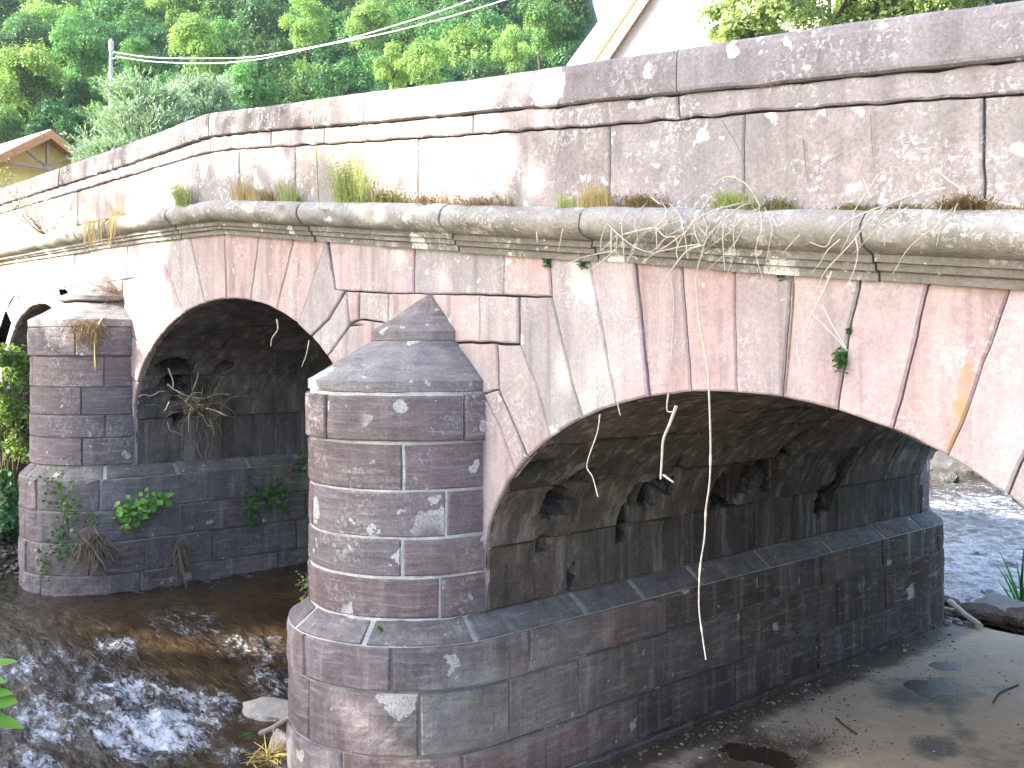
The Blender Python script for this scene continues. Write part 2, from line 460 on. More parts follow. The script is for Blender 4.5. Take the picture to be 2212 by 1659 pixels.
A2 = ARCH[1]
K = [jt([(1115, 1033), (1085, 930), (1046, 852)]), jt([(1141, 984), (1078, 842), (1075, 745)], mid=[P(1058, 850)]),
     jt([(1192, 938), (1160, 830), (1125, 746), (1125, 641)], mid=[]),
     jt([(1262, 908), (1240, 829), (1195, 642), (1190, 560)], t=True),
     jt([(1338, 877), (1330, 845), (1276, 570)], t=True), jt([(1405, 862), (1374, 583)], t=True), jt([(1494, 850), (1474, 583)], t=True),
     jt([(1593, 849), (1589, 587)], t=True), jt([(1694, 860), (1713, 594)], t=True), jt([(1811, 886), (1830, 759), (1862, 600)], t=True),
     jt([(1930, 928), (1965, 790), (2009, 610)], t=True), jt([(2048, 983), (2080, 915), (2187, 622)], t=True),
     jt([(2177, 1051), (2240, 930), (2400, 640)], t=True)]
# joint 1 and joint 2 carry corners that lie off the straight line between neighbours
K[2]['mid'] = [P(1075, 745)] and []
for j in K: fix(A2, j)
# explicit polygons for the irregular lower-left stones, ring() for the rest
arch2 = MB()
def poly(mb, pts, **kw):
    block_poly(mb, pts, 0.0, rng.uniform(.006, .030), kw.pop('col', None) or facecol(), **dict(dict(gap=.0055, bev=.013, back=.07, rough=.010), **kw))
xs0 = A2['cx'] - A2['a']
poly(arch2, [(xs0, 1.62)] + arc(A2, xs0 + .001, K[0]['p'][0][0], 8) + K[0]['p'][1:] + [(xs0 - .12, K[0]['p'][-1][1]), (xs0 - .12, 1.62)])
poly(arch2, arc(A2, K[0]['p'][0][0], K[1]['p'][0][0], 3) + [K[1]['p'][1]] + [K[0]['p'][2], K[0]['p'][1]])
poly(arch2, arc(A2, K[1]['p'][0][0], K[2]['p'][0][0], 3) + K[2]['p'][1:3] + [K[1]['p'][2], K[1]['p'][1]])
poly(arch2, arc(A2, K[2]['p'][0][0], K[3]['p'][0][0], 3) + K[3]['p'][1:3] + [K[2]['p'][3], K[2]['p'][2], K[2]['p'][1]])
for a, b in zip(K[3:], K[4:]):
    pa, pb = a['p'], b['p']
    poly(arch2, arc(A2, pa[0][0], pb[0][0], 5) + pb[1:] + topline(pb[-1][0], pa[-1][0], 3)[1:-1] + list(reversed(pa[1:])))
xe = A2['cx'] + A2['a']; pl = K[-1]['p']
poly(arch2, arc(A2, pl[0][0], xe - .001, 8) + [(xe, 1.62), (xe + .9, 1.62), (xe + .9, interp(MOLB, xe + .9))] + list(reversed(pl[1:])))
arch2.build("arch_ring", M_face, bridge)

A1 = ARCH[0]; arch1 = MB()
KK = [jt([(299, 821), (262, 790)]), jt([(326, 759), (258, 700)]), jt([(354, 707), (290, 600)]), jt([(400, 667), (338, 530)], t=True), jt([(445, 650), (412, 516)], t=True),
      jt([(492, 646), (486, 508)], t=True), jt([(543, 656), (562, 514)], t=True), jt([(598, 685), (638, 523)], t=True), jt([(646, 724), (708, 530)], t=True),
      jt([(674, 747), (712, 690), (749, 629)]), jt([(708, 790), (757, 705), (790, 690)])]
for j in KK: fix(A1, j)
x0 = A1['cx'] - A1['a']; x1 = A1['cx'] + A1['a']
poly(arch1, [(x0, 2.2)] + arc(A1, x0 + .001, KK[0]['p'][0][0], 5) + [KK[0]['p'][1], (x0 - .2, KK[0]['p'][1][1]), (x0 - .2, 2.2)])
for i in range(0, 2):
    poly(arch1, arc(A1, KK[i]['p'][0][0], KK[i + 1]['p'][0][0], 4) + [KK[i + 1]['p'][1], KK[i]['p'][1]])
poly(arch1, arc(A1, KK[2]['p'][0][0], KK[3]['p'][0][0], 4) + [KK[3]['p'][1], (KK[2]['p'][1][0] - .2, interp(MOLB, KK[2]['p'][1][0] - .2) + .03), (KK[2]['p'][1][0] - .2, 4.9), KK[2]['p'][1]])
for a, b in zip(KK[3:8], KK[4:9]):
    pa, pb = a['p'], b['p']
    poly(arch1, arc(A1, pa[0][0], pb[0][0], 5) + pb[1:] + topline(pb[-1][0], pa[-1][0], 3)[1:-1] + list(reversed(pa[1:])))
a, b = KK[8]['p'], KK[9]['p']
poly(arch1, arc(A1, a[0][0], b[0][0], 4) + b[1:] + [P(727, 626), a[-1]])
a, b = KK[9]['p'], KK[10]['p']
poly(arch1, arc(A1, a[0][0], b[0][0], 4) + b[1:2] + [P(752, 632)] + list(reversed(a[1:])))
a = KK[10]['p']
poly(arch1, arc(A1, a[0][0], x1 - .001, 5) + [(x1, 2.2), (x1 + .4, 2.2), (x1 + .4, 3.7), P(790, 700), a[1]])
arch1.build("arch_ring", M_face, bridge)

A3 = ARCH[2]; arch3 = MB()
n3 = 11
for i in range(n3):
    ta, tb = PI - PI * i / n3, PI - PI * (i + 1) / n3
    def e(t, k=0): return (A3['cx'] + (A3['a'] + k) * math.cos(t), A3['z0'] + (A3['b'] + k * .62) * math.sin(t))
    poly(arch3, [e(lerp(ta, tb, j / 4)) for j in range(5)] + [e(tb, .75), e(ta, .75)])
arch3.build("arch_ring", M_face, bridge)

sp = MB()
for q in ([(727, 628), (895, 635), (897, 541), (712, 531)], [(895, 635), (1090, 638), (1092, 552), (897, 541)], [(1090, 638), (1194, 642), (1190, 560), (1092, 552)]):
    pts = [P(*p) for p in q]; pts[2] = (pts[2][0], interp(MOLB, pts[2][0]) + .03); pts[3] = (pts[3][0], interp(MOLB, pts[3][0]) + .03)
    poly(sp, pts)
for q in ([(752, 630), (778, 631), (778, 690), (760, 700)], [(778, 631), (841, 633), (841, 700), (790, 690), (778, 690)], [(841, 633), (1040, 638), (1040, 739), (900, 739), (841, 700)],
          [(1040, 638), (1124, 641), (1124, 744), (1040, 739)], [(757, 703), (779, 690), (845, 701), (905, 745), (905, 830), (790, 830), (786, 704)], [(900, 739), (1074, 743), (1077, 842), (1050, 850), (900, 850)]):
    poly(sp, [P(*p) for p in q])
sp.build("spandrel_wall", M_face, bridge); sp = MB()
# left spandrel, in courses
def courses(mb, x0_, x1_, z0_, z1_, dz, dx):
    z = z0_
    while z < z1_ - .05:
        zz = min(z + dz * rng.uniform(.85, 1.15), z1_)
        if z1_ - zz < .15: zz = z1_
        x = x0_
        while x < x1_ - .02:
            xx = min(x + dx * rng.uniform(.7, 1.3), x1_)
            if x1_ - xx < .3: xx = x1_
            poly(mb, [(x, z), (xx, z), (xx, min(zz, interp(MOLB, xx) + .03)), (x, min(zz, interp(MOLB, x) + .03))])
            x = xx
        z = zz
xa, xb = -16.29, -14.43
pz = KK[2]['p'][1]; pz0 = KK[0]['p'][1]
courses(sp, -16.75, -14.6, 3.6, 4.9, .45, .9)
poly(sp, [(-14.6, 4.0), KK[1]['p'][1], KK[2]['p'][1], (KK[2]['p'][1][0] - .2, 4.9), (-14.6, 4.9)])
poly(sp, [(-14.6, 3.55), (KK[0]['p'][1][0], KK[0]['p'][1][1]), KK[1]['p'][1], (-14.6, 4.0)])
xk = KK[2]['p'][1][0] - .2
x = -20.9
while x < xk - .001:
    xx = min(x + rng.uniform(.9, 1.4), xk)
    if xk - xx < .35: xx = xk
    lo = lambda q: 4.9
    poly(sp, [(x, 4.9), (xx, 4.9), (xx, interp(MOLB, xx) + .03), (x, interp(MOLB, x) + .03)])
    x = xx
sp2 = MB(); courses(sp2, -26, -20.9, .5, 5.5, .5, 1.1); sp2.build("spandrel_wall", M_face, bridge)
sp3 = MB(); courses(sp3, xe + .9, 2.5, 1.6, 3.55, .5, 1.0); sp3.build("spandrel_wall", M_face, bridge)
for sgn in (-1, 1):     # spandrel corners round the far arch
    q = [(A3['cx'] + (A3['a'] + .75) * math.cos(t) * sgn, A3['z0'] + (A3['b'] + .465) * math.sin(t)) for t in [PI * k / 16 for k in range(0, 9)]]
    poly(sp, q + [(A3['cx'] + .0 * sgn, 4.9 + .25), (A3['cx'] + (A3['a'] + .75) * sgn, 4.9 + .25)] if False else q[:7] + [(q[6][0], 4.9), (q[0][0], 4.9)])
sp.build("spandrel_wall", M_face, bridge)

# ---- cornice: roll moulding over two small fillets, in lengths
cor = MB()
RJ = [-26, -24.1, -22.2, -20.4, -18.6, -17.2, -15.9, -14.6, -13.4, -12.5, -11.25] + [on_y(p, q, -.2).x for p, q in ((651, 465), (786, 475), (961, 480), (1260, 500), (1500, 520))] + [on_y(1871, 510, -.2).x, -1.4, .4, 2.5]
def prof(x, seed):
    zt = interp(ROLT, x); zb = interp(MOLB, x); H = zt - zb
    pts = [(.03, zt + .0), (-.12, zt + .0)]
    r = H * .31; cz = zt - r
    for k in range(11):
        t = PI / 2 + PI * k / 10
        t = PI / 2 + (PI * .98) * k / 10
        pts.append((-.13 + math.cos(t) * r * 1.15, cz + math.sin(t) * r))
    pts += [(-.12, zt - 2 * r - .006), (-.125, zt - 2 * r - .05), (-.095, zt - 2 * r - .055), (-.09, zb + .06), (-.055, zb + .05), (-.05, zb), (.03, zb)]
    return pts
for i, (a, b) in enumerate(zip(RJ, RJ[1:])):
    n = max(5, int((b - a) / .07)); dy = rng.uniform(-.012, .012); dz = rng.uniform(-.006, .006); rngc = jit((.36, .335, .315), rng, .1, .04)
    if i == len(RJ) - 4: dy -= .015
    rings = []
    for k in range(n + 1):
        x = lerp(a + .006, b - .006, k / n); e = min(k, n - k)
        pr = prof(x, i); row = []
        for j, (y, z) in enumerate(pr):
            dd = .012 * nz((x, y * 3, z * 3), 5) + .006 * nz((x, y, z), 17) if 1 < j < 15 else .003 * nz((x, y, z), 12)
            if 1 < j < 13:
                er = max(0, nz((x * 1.4, j * .12, 3), 2.2) - .28) * .12; dd += er
            if e == 0: dd += .012
            row.append((x, y + dd + dy * (1 if j > 0 else 0), z + dz - (dd * .4 if j < 8 else 0)))
        rings.append(row)
    m = len(rings[0]); vs = [p for r_ in rings for p in r_]; fs = []
    for k in range(n):
        for j in range(m - 1):
            q = k * m + j; fs.append((q, q + 1, q + m + 1, q + m))
    fs.append(tuple(range(m - 1, -1, -1))); fs.append(tuple(n * m + j for j in range(m)))
    cols_ = [tuple(q_ * (.62 if (vi % m) >= 13 else 1) for q_ in rngc) for vi in range(len(vs))]  # fillet rows tinted darker: dirt plus the roll's shadow painted in
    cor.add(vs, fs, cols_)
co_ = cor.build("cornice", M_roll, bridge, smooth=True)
m = co_.modifiers.new("e", 'EDGE_SPLIT'); m.split_angle = math.radians(48)

# ---- parapet blocks, string course, coping
par = MB(); WJ = [-26, -24.5, -22.8, -21.3] + [on_y(p, q, 0).x for p, q in ((27, 480), (95, 470), (170, 440), (330, 410), (520, 370))] + [on_y(p, q, 0).x for p, q in ((640, 380), (905, 370), (1320, 350), (1611, 340), (2127, 300))] + [-1.2, .6, 2.5]
PARC = (.36, .31, .305)
for i, (a, b) in enumerate(zip(WJ, WJ[1:])):
    pts = [(a, interp(ROLT, a) - .02), (b, interp(ROLT, b) - .02)] + [(lerp(b, a, k / 4), interp(STRB, lerp(b, a, k / 4))) for k in range(5)]
    block_poly(par, pts, 0.0, rng.uniform(.008, .03), jit(PARC, rng, .10, .05), gap=.006, bev=.012, back=.1, rough=.012)
par.build("parapet_wall", M_para, bridge)
st = MB(); SJ = [-26, -24, -22.4, -21] + [on_y(p, q, -.04).x for p, q in ((41, 440), (78, 430), (125, 410), (200, 390), (286, 360), (345, 345), (455, 310), (584, 300), (700, 295), (791, 285), (1021, 265), (1466, 230))] + [-1.9, .3, 2.5]
for a, b in zip(SJ, SJ[1:]):
    nn = max(2, int((b - a) / .5))
    pts = [(lerp(a, b, k / nn), interp(STRB, lerp(a, b, k / nn))) for k in range(nn + 1)] + [(lerp(b, a, k / nn), interp(COPB, lerp(b, a, k / nn))) for k in range(nn + 1)]
    block_poly(st, pts, 0.0, rng.uniform(.035, .05), jit((.37, .31, .31), rng, .10, .05), gap=.006, bev=.012, back=.1, rough=.02, step=.07)
st.build("string_course", M_para, bridge)
cp = MB(); CJ = [-26, -24, -22.5, -21.3] + [on_y(p, q, -.1).x for p, q in ((34, 400), (73, 395), (125, 380), (281, 330), (447, 270), (578, 255), (782, 235), (1014, 210), (1458, 150))] + [-1.7, .2, 2.5]
for a, b in zip(CJ, CJ[1:]):
    nn = max(2, int((b - a) / .4)); a2, b2 = a + .005, b - .005
    kx = lerp(.62, 1.2, sstep(-11, -6, a)); c = jit((.245 * kx, .215 * kx, .22 * kx), rng, .10, .04); hh = rng.uniform(-.006, .006); vs = []; fs = []  # left stones' tint carries painted shade, against burn-out in the sun
    pr = [(.2, 0, 0), (-.055, 0, 0), (-.078, .012, 0), (-.083, .03, 0), (-.080, 0, 1), (-.068, .0, 2), (-.05, 0, 3), (.35, 0, 3), (.52, 0, 2), (.53, 0, 0)]
    ns = max(4, int((b - a) / .06))
    for k in range(ns + 1):
        x = lerp(a2, b2, k / ns); zb = interp(COPB, x) + .004; zt = interp(TOP, x); H = zt - zb
        for j, (y, dz, kind) in enumerate(pr):
            z = zb + dz if kind == 0 else (zt - .07 if kind == 1 else (zt - .02 if kind == 2 else zt))
            w = .010 * nz((x, y, z), 5) * (1 if 0 < j < 7 else 0); w2 = .004 * nz((x, j, 1), 4) - .03 * max(0, nz((x, 2, 2), 2.3) - .35) if j in (1, 2) else .004 * nz((x, j, 1), 4)
            vs.append((x, y + w + hh, z + (w2 if j in (1, 2) else w2)))
    m_ = len(pr)
    for k in range(ns):
        for j in range(m_):
            j2 = (j + 1) % m_; fs.append((k * m_ + j, k * m_ + j2, (k + 1) * m_ + j2, (k + 1) * m_ + j))
    fs.append(tuple(range(m_ - 1, -1, -1))); fs.append(tuple(ns * m_ + j for j in range(m_)))
    cp.add(vs, fs, c)
cp.build("coping", M_cope, bridge)
# rear parapet coping, same section turned round
rc = MB()
for a, b in zip(xs[::8], xs[8::8]):
    for (q0, q1) in ((W - .52, W + .1),):
        vs = [(x, y, interp(TOP, x) + dz) for x in (a + .006, b - .006) for (y, dz) in ((q0, -.3), (q1, -.3), (q1, 0), (q0, 0))]
        rc.add(vs, [(0, 1, 2, 3), (7, 6, 5, 4), (0, 4, 5, 1), (1, 5, 6, 2), (2, 6, 7, 3), (3, 7, 4, 0)], jit((.30, .265, .255), rng, .08, .04))
rc.build("rear_coping", M_cope, bridge)

# ---- vaults
holes = []
def on_vault(px, py, A):
    d = ray(px, py); t = 5.0; best = None
    while t < 30:
        p = CAM + d * t
        e = ((p.x - A['cx']) / A['a']) ** 2 + (max(0, p.z - A['z0']) / A['b']) ** 2
        if p.y > .1 and (e > 1): best = p; break
        t += .004
    return best
def uofp(A, p):      # arc coordinate measured up from the ledge on the left side
    th = math.atan2(max(0, (p.z - A['z0']) / A['b']), -(p.x - A['cx']) / A['a'])
    return th
for (a, b, wd, dp) in (((1188, 1091), (1262, 1018), .10, .16), ((1195, 1085), (1228, 1090), .12, .15), ((1346, 1152), (1377, 1056), .09, .20), ((1391, 1062), (1449, 1052), .13, .26), ((1449, 1049), (1478, 990), .05, .14),
                       ((1566, 1060), (1655, 1010), .19, .32), ((1662, 1036), (1733, 938), .13, .30), ((1542, 1070), (1607, 974), .045, .13), ((1771, 1089), (1800, 1050), .13, .22), ((1815, 1030), (1844, 975), .10, .2),
                       ((1236, 1259), (1243, 1221), .05, .15), ((1170, 1180), (1180, 1165), .06, .1), ((1130, 1010), (1190, 1000), .06, .08)):
    pa, pb = on_vault(*a, A2), on_vault(*b, A2)
    if pa is None or pb is None: continue
    holes.append((A2['cx'], pa, pb, wd, dp))
for (a, b, wd, dp) in (((375, 790), (400, 850), .17, .3), ((385, 900), (395, 905), .1, .15), ((480, 795), (490, 800), .1, .12)):
    pa, pb = on_vault(*a, A1), on_vault(*b, A1)
    if pa and pb: holes.append((A1['cx'], pa, pb, wd, dp))
def vdisp_for(A):
    H = [h for h in holes if h[0] == A['cx']]
    def f(q, nr):
        tot = 0
        for _, a, b, w, dp in H:
            ab = b - a; t = max(0, min(1, (q - a).dot(ab) / max(1e-6, ab.length_squared)))
            w2 = w * (.65 + .5 * math.sin(PI * min(1, t + .15))) * (1 + .55 * nz(q, 5)); d = (q - (a + ab * t)).length
            if d < w2 * 1.4: tot = max(tot, 1.7 * dp * (1 - sstep(w2 * .72, w2 * 1.15, d)))
        return q - nr * tot
    return f
for ai, A in enumerate(ARCH):
    vb = MB(); disp = vdisp_for(A)
    N = 200; tab = [0.0]; pp = None; pts = []
    zl = A['led']
    straight = A['z0'] - zl
    for k in range(N + 1):
        t = PI * k / N; pts.append((A['cx'] - A['a'] * math.cos(t), A['z0'] + A['b'] * math.sin(t)))
    for k in range(N): tab.append(tab[-1] + math.dist(pts[k], pts[k + 1]))
    Ltot = tab[-1]
    def S(u, v, A=A, tab=tab, Ltot=Ltot, straight=straight, N=N):
        # u from left ledge up, across, and down
        if u <= straight: return ((A['cx'] - A['a'], v, A['z0'] - straight + u), (1, 0, 0))
        if u >= straight + Ltot: return ((A['cx'] + A['a'], v, A['z0'] - (u - straight - Ltot)), (-1, 0, 0))
        s = u - straight; lo = 0; hi = N
        while hi - lo > 1:
            mid = (lo + hi) // 2
            if tab[mid] <= s: lo = mid
            else: hi = mid
        t = PI * (lo + (s - tab[lo]) / (tab[lo + 1] - tab[lo])) / N
        n = Vector((math.cos(t) / A['a'], 0, -math.sin(t) / A['b'])).normalized()
        return ((A['cx'] - A['a'] * math.cos(t), v, A['z0'] + A['b'] * math.sin(t)), tuple(n))
    full = Ltot + 2 * straight; nrow = 13; us = [full * k / nrow + (rng.uniform(-.05, .05) if 0 < k < nrow else 0) for k in range(nrow + 1)]
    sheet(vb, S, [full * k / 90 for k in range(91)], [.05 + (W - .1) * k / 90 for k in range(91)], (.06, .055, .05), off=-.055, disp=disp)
    for r in range(nrow):
        v = .035
        near = (ai == 1 and r < 6) or (ai == 0 and r < 6)
        while v < W - .02:
            vv = min(v + rng.uniform(.55, 1.15), W - .01)
            if W - .01 - vv < .25: vv = W - .01
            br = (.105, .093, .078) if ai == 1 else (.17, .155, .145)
            cell = .05 if (near and ai == 1) else .11
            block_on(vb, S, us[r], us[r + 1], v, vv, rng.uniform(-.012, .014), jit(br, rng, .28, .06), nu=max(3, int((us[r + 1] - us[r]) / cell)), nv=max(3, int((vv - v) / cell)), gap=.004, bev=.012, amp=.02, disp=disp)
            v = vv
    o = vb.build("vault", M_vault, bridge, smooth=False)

# rear rings, plain
for A in ARCH:
    rr = MB(); n = 15
    for i in range(n):
        ta, tb = PI * i / n, PI * (i + 1) / n
        def e(t, k=0): return (A['cx'] + (A['a'] + k) * math.cos(t), A['z0'] + (A['b'] + k) * math.sin(t))
        pts = [e(lerp(ta, tb, j / 3)) for j in range(4)] + [e(tb, .6), e(ta, .6)]
        pts = inset([Vector(p) for p in pts], .005)
        nn = len(pts); vs = [(p.x, W - .06, p.y) for p in pts] + [(p.x, W + .02, p.y) for p in pts]
        rr.add(vs, [(i_, (i_ + 1) % nn, nn + (i_ + 1) % nn, nn + i_) for i_ in range(nn)] + [tuple(range(nn, 2 * nn))], facecol())
    rr.build("rear_arch_ring", M_face, bridge)

# ---- piers
def plan(cx, r, y_end=W):
    """perimeter: right flank from the rear, round the nose, back along the left flank; u=0 at the middle of the nose"""
    q = PI * r / 2
    def S(u, v):
        if abs(u) <= q:
            t = u / r
            return ((cx + math.sin(t) * r, -math.cos(t) * r, v), (math.sin(t), -math.cos(t), 0))
        s = abs(u) - q; sg = 1 if u > 0 else -1
        if s <= y_end: return ((cx + sg * r, s, v), (sg, 0, 0))
        t = (s - y_end) / r
        return ((cx + sg * r * math.cos(t), y_end + math.sin(t) * r, v), (sg * math.cos(t), math.sin(t), 0))
    return S, q
def u_at_px(cx, r, px):
    """where the line of sight at px meets the nose or right flank"""
    best = None
    for k in range(-400, 1400):
        u = k * .01; S, q = plan(cx, r); p, n = S(u, 0)
        d = Vector(p) - CAM; dep = d.dot(FW)
        if Vector(n).dot(Vector((d.x, d.y, 0))) > 0: continue
        x = CX + FPX * d.dot(RT) / dep
        if best is None or abs(x - px) < best[0]: best = (abs(x - px), u)
    return best[1]

def make_pier(cx, r, shaft, base, joints, bjoints, band, cap, ground, br, name="pier", light=True):
    """shaft: z levels top-down; joints: list per course of px positions"""
    S, q = plan(cx, r); body = MB()
    pc = jit(PURP, rng, .02)
    sheet(body, S, [-(q + .02) + (2 * q + .04) * k / 60 for k in range(61)], [shaft[-1] - .1, shaft[0] + .02], (.75, .73, .71) if light else (.35, .33, .32), off=-.012 if light else -.03)
    for ci, (zt, zb) in enumerate(zip(shaft, shaft[1:])):
        ends = [-(q + .02)] + sorted([u_at_px(cx, r, p) for p in joints[ci]]) + [q + .025]
        if ends[1] - ends[0] > 1.3: ends.insert(1, ends[0] + (ends[1] - ends[0]) * rng.uniform(.4, .6))
        for a, b in zip(ends, ends[1:]):
            big = band and ci == 0
            block_on(body, S, a, b, zb, zt, (.035 if big else rng.uniform(.0, .012)), jit(PURP, rng, .2, .10), nu=max(4, int((b - a) / .07)), nv=6,
                     gap=rng.uniform(.007, .019) if light else .005, bev=.012, amp=.008)
    p = body.build(name, M_pier, bridge)
    # base: wider, with a sloped top, running right through under the arches and round the rear
    rb = r + br; Sb, qb = plan(cx, rb); bm = MB()
    Lq = qb + W + PI / 2 * rb
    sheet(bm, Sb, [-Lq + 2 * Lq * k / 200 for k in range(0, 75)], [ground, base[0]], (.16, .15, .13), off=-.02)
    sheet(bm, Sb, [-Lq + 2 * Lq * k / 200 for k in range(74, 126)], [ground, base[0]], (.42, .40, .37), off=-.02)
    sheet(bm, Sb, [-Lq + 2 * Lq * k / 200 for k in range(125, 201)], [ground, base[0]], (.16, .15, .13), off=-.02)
    # sloped ledge
    def SL(u, v):
        (p0, n0) = Sb(u, 0); t = v
        pz = Vector(p0) - Vector(n0) * ((br + .02) * t); return ((pz.x, pz.y, base[0] + .16 * t - .0), tuple((Vector(n0) * .6 + Vector((0, 0, .8))).normalized()))
    sheet(bm, SL, [-Lq + 2 * Lq * k / 200 for k in range(201)], [-.02, 1.15], (.5, .48, .45), off=-.012)
    u = -Lq
    while u < Lq - .01:
        uu = min(u + rng.uniform(.8, 1.4), Lq)
        if Lq - uu < .4: uu = Lq
        block_on(bm, SL, u, uu, 0.0, 1.02, .0, jit((.19, .172, .168), rng, .12, .05), nu=max(4, int((uu - u) / .12)), nv=3, gap=.006, bev=.03, amp=.012, back=.03)
        u = uu
    for ci, (zt, zb) in enumerate(zip(base, base[1:])):
        js = sorted([u_at_px(cx, rb, p_) for p_ in bjoints[ci]])
        ends = js[:]
        while ends[0] > -Lq + .6: ends.insert(0, max(-Lq, ends[0] - rng.uniform(.7, 1.2)))
        ends[0] = -Lq
        while ends[-1] < Lq - .6: ends.append(min(Lq, ends[-1] + rng.uniform(1.1, 2.1)))
        ends[-1] = Lq
        for a, b in zip(ends, ends[1:]):
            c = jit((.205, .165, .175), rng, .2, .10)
            sk_ = sstep(qb + .3, qb + 3.2, abs(a + b) / 2); c = (c[0] * lerp(1, .46 if cx > -8 else .7, sk_), c[1] * lerp(1, .43 if cx > -8 else .72, sk_), c[2] * lerp(1, .31 if cx > -8 else .60, sk_))  # deeper under the arch: soot tint with shade painted into it
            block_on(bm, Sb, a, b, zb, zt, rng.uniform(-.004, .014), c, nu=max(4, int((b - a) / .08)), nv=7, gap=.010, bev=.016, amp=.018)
    if cx > -8 and cx < -7:        # cement wash smeared over the lower stones beside the nose
        for i, (v, c) in enumerate(zip(bm.v, bm.c)):
            if v[0] > -7.3 and -1.3 < v[1] < 2.2:
                w_ = nz(v, 2.2) * .5 + nz(v, 7) * .35
                m_ = sstep(-1.05, -.65, v[1] + w_ * .5) * (1 - sstep(.2, 1.7, v[1] + w_)) * sstep(.42, .62, v[2] + w_ * .25) * (1 - sstep(1.0, 1.35, v[2] + w_ * .4 - .25 * max(0, v[1])))
                m_ = min(1, m_ * 1.3); bm.c[i] = tuple(lerp(a_, b_, m_) for a_, b_ in zip(c, (.235, .245, .25)))
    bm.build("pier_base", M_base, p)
    # cap: two sloping tiers closing on the wall
    cm = MB()
    zc = cap['z']
    for (ra, za, rb_, zb_, lip) in cap['tiers']:
        prof_ = [(ra - .05, za - .02), (ra, za), (ra + .004, za + lip)]
        for k in range(1, 9): prof_.append((lerp(ra + .004, rb_, k / 8), lerp(za + lip, zb_, k / 8)))
        nth = 40; vs = []; fs = []; n = len(prof_)
        for i in range(nth + 1):
            t = -PI / 2 + PI * i / nth
            for (rr_, z) in prof_:
                rr2 = rr_ + .012 * nz((t * 2, z * 3, cx), 2.5)
                sk = cap.get('skew', 0) * (1 - rr_ / r); x = cx + sk + math.sin(t) * rr2; y = -math.cos(t) * rr2
                if i in (0, nth): y += .06
                vs.append((x, y, z + .012 * nz((x, y, z), 5)))
        for i in range(nth):
            for k in range(n - 1): fs.append((i * n + k, (i + 1) * n + k, (i + 1) * n + k + 1, i * n + k + 1))
        fs = [f for f in fs]
        cm.add(vs, fs, jit(cap['col'], rng, .04))
    cm.build("pier_cap", M_pier, p)
    # rear cutwater
    rb2 = MB(); zt = shaft[0]
    def SR(u, v): t = u / r; return ((cx + r * math.cos(t), W + math.sin(t) * r, v), (math.cos(t), math.sin(t), 0))
    zz = shaft[-1]
    while zz < zt - .1:
        z2 = min(zz + .4, zt); u = 0
        while u < PI * r - .05:
            uu = min(u + rng.uniform(.7, 1.1), PI * r)
            block_on(rb2, SR, u, uu, zz, z2, rng.uniform(0, .01), jit(PURP, rng, .16, .07), nu=8, nv=3)
            u = uu
        zz = z2
    sheet(rb2, SR, [PI * r * k / 20 for k in range(21)], [shaft[-1] - .1, zt], (.5, .5, .5), off=-.02)
    rb2.add([(cx + r * math.cos(PI * k / 16), W + r * math.sin(PI * k / 16), zt) for k in range(17)] + [(cx, W, zt + .7)], [(k, k + 1, 17) for k in range(16)], (.2, .18, .18))
    rb2.build("rear_cutwater", M_pier, p)
    return p

make_pier(-7.49, .97, [3.50, 3.09, 2.69, 2.30, 1.97, 1.62], [1.46, 1.08, .55, .10, -.4],
          [[1000], [870], [965], [868], [952]], [[845, 1143, 1440, 1640], [905, 1100, 1250, 1600], [1000, 1180, 1380, 1590], [900, 1200]],
          True, dict(z=3.5, col=(.27, .245, .245), skew=.24, tiers=[(.975, 3.52, .46, 3.95, .085), (.475, 3.95, .015, 4.38, .085)]), -.5, .19)
make_pier(-15.26, 1.03, [4.20, 3.79, 3.35, 2.96, 2.64, 2.25], [2.08, 1.62, 1.18, .72, .28, -.3],
          [[165], [224], [176], [228], [178]], [[217, 450, 590], [150, 390, 660], [195, 315, 460, 640], [88, 245, 305, 600], [200, 400]],
          True, dict(z=4.2, col=(.24, .225, .22), skew=.1, tiers=[(1.06, 4.21, .62, 4.56, .10), (.66, 4.60, .02, 4.98, .06)]), -.5, .14, light=False)
make_pier(-.53, .97, [3.2, 2.9, 2.5, 2.1, 1.8, 1.62], [1.46, 1.08, .55, .10, -.4], [[1000]] * 5, [[845], [905], [1000], [900]],
          True, dict(z=3.2, col=(.29, .26, .255), tiers=[(.99, 3.2, .57, 3.6, .08), (.60, 3.62, .015, 4.0, .08)]), -.5, .19)
# ================================================================ ground, sand, water
def wlevel(x, y):
    f = lerp(-.03, .47, 1 - sstep(-13.6, -9.0, x))
    return lerp(f, -.03, sstep(7, 12, y))
def cam_depth(x, y): return (Vector((x, y, 0)) - Vector((CAM.x, CAM.y, 0))).dot(FW)
def cam_side(x, y): return (Vector((x, y, 0)) - Vector((CAM.x, CAM.y, 0))).dot(RT)
def gz(x, y):
    return gz0(x, y) - dips(x, y)
PUD = [(on_z(px, py, .02), rx, ry) for px, py, rx, ry in ((1640, 1628, .42, .26), (2010, 1482, .28, .40), (2045, 1440, .20, .20), (2140, 1487, .10, .13), (1300, 1650, .0, .0))]
def dips(x, y):
    t = 0
    for c, rx, ry in PUD:
        if rx <= 0: continue
        d = math.hypot((x - c.x) / rx, (y - c.y) / ry) + .55 * nz((x, y, 0), 3.5) + .3 * nz((x, y, 0), 9)
        t = max(t, .045 * (1 - sstep(.35, 1.25, d)))
    return t
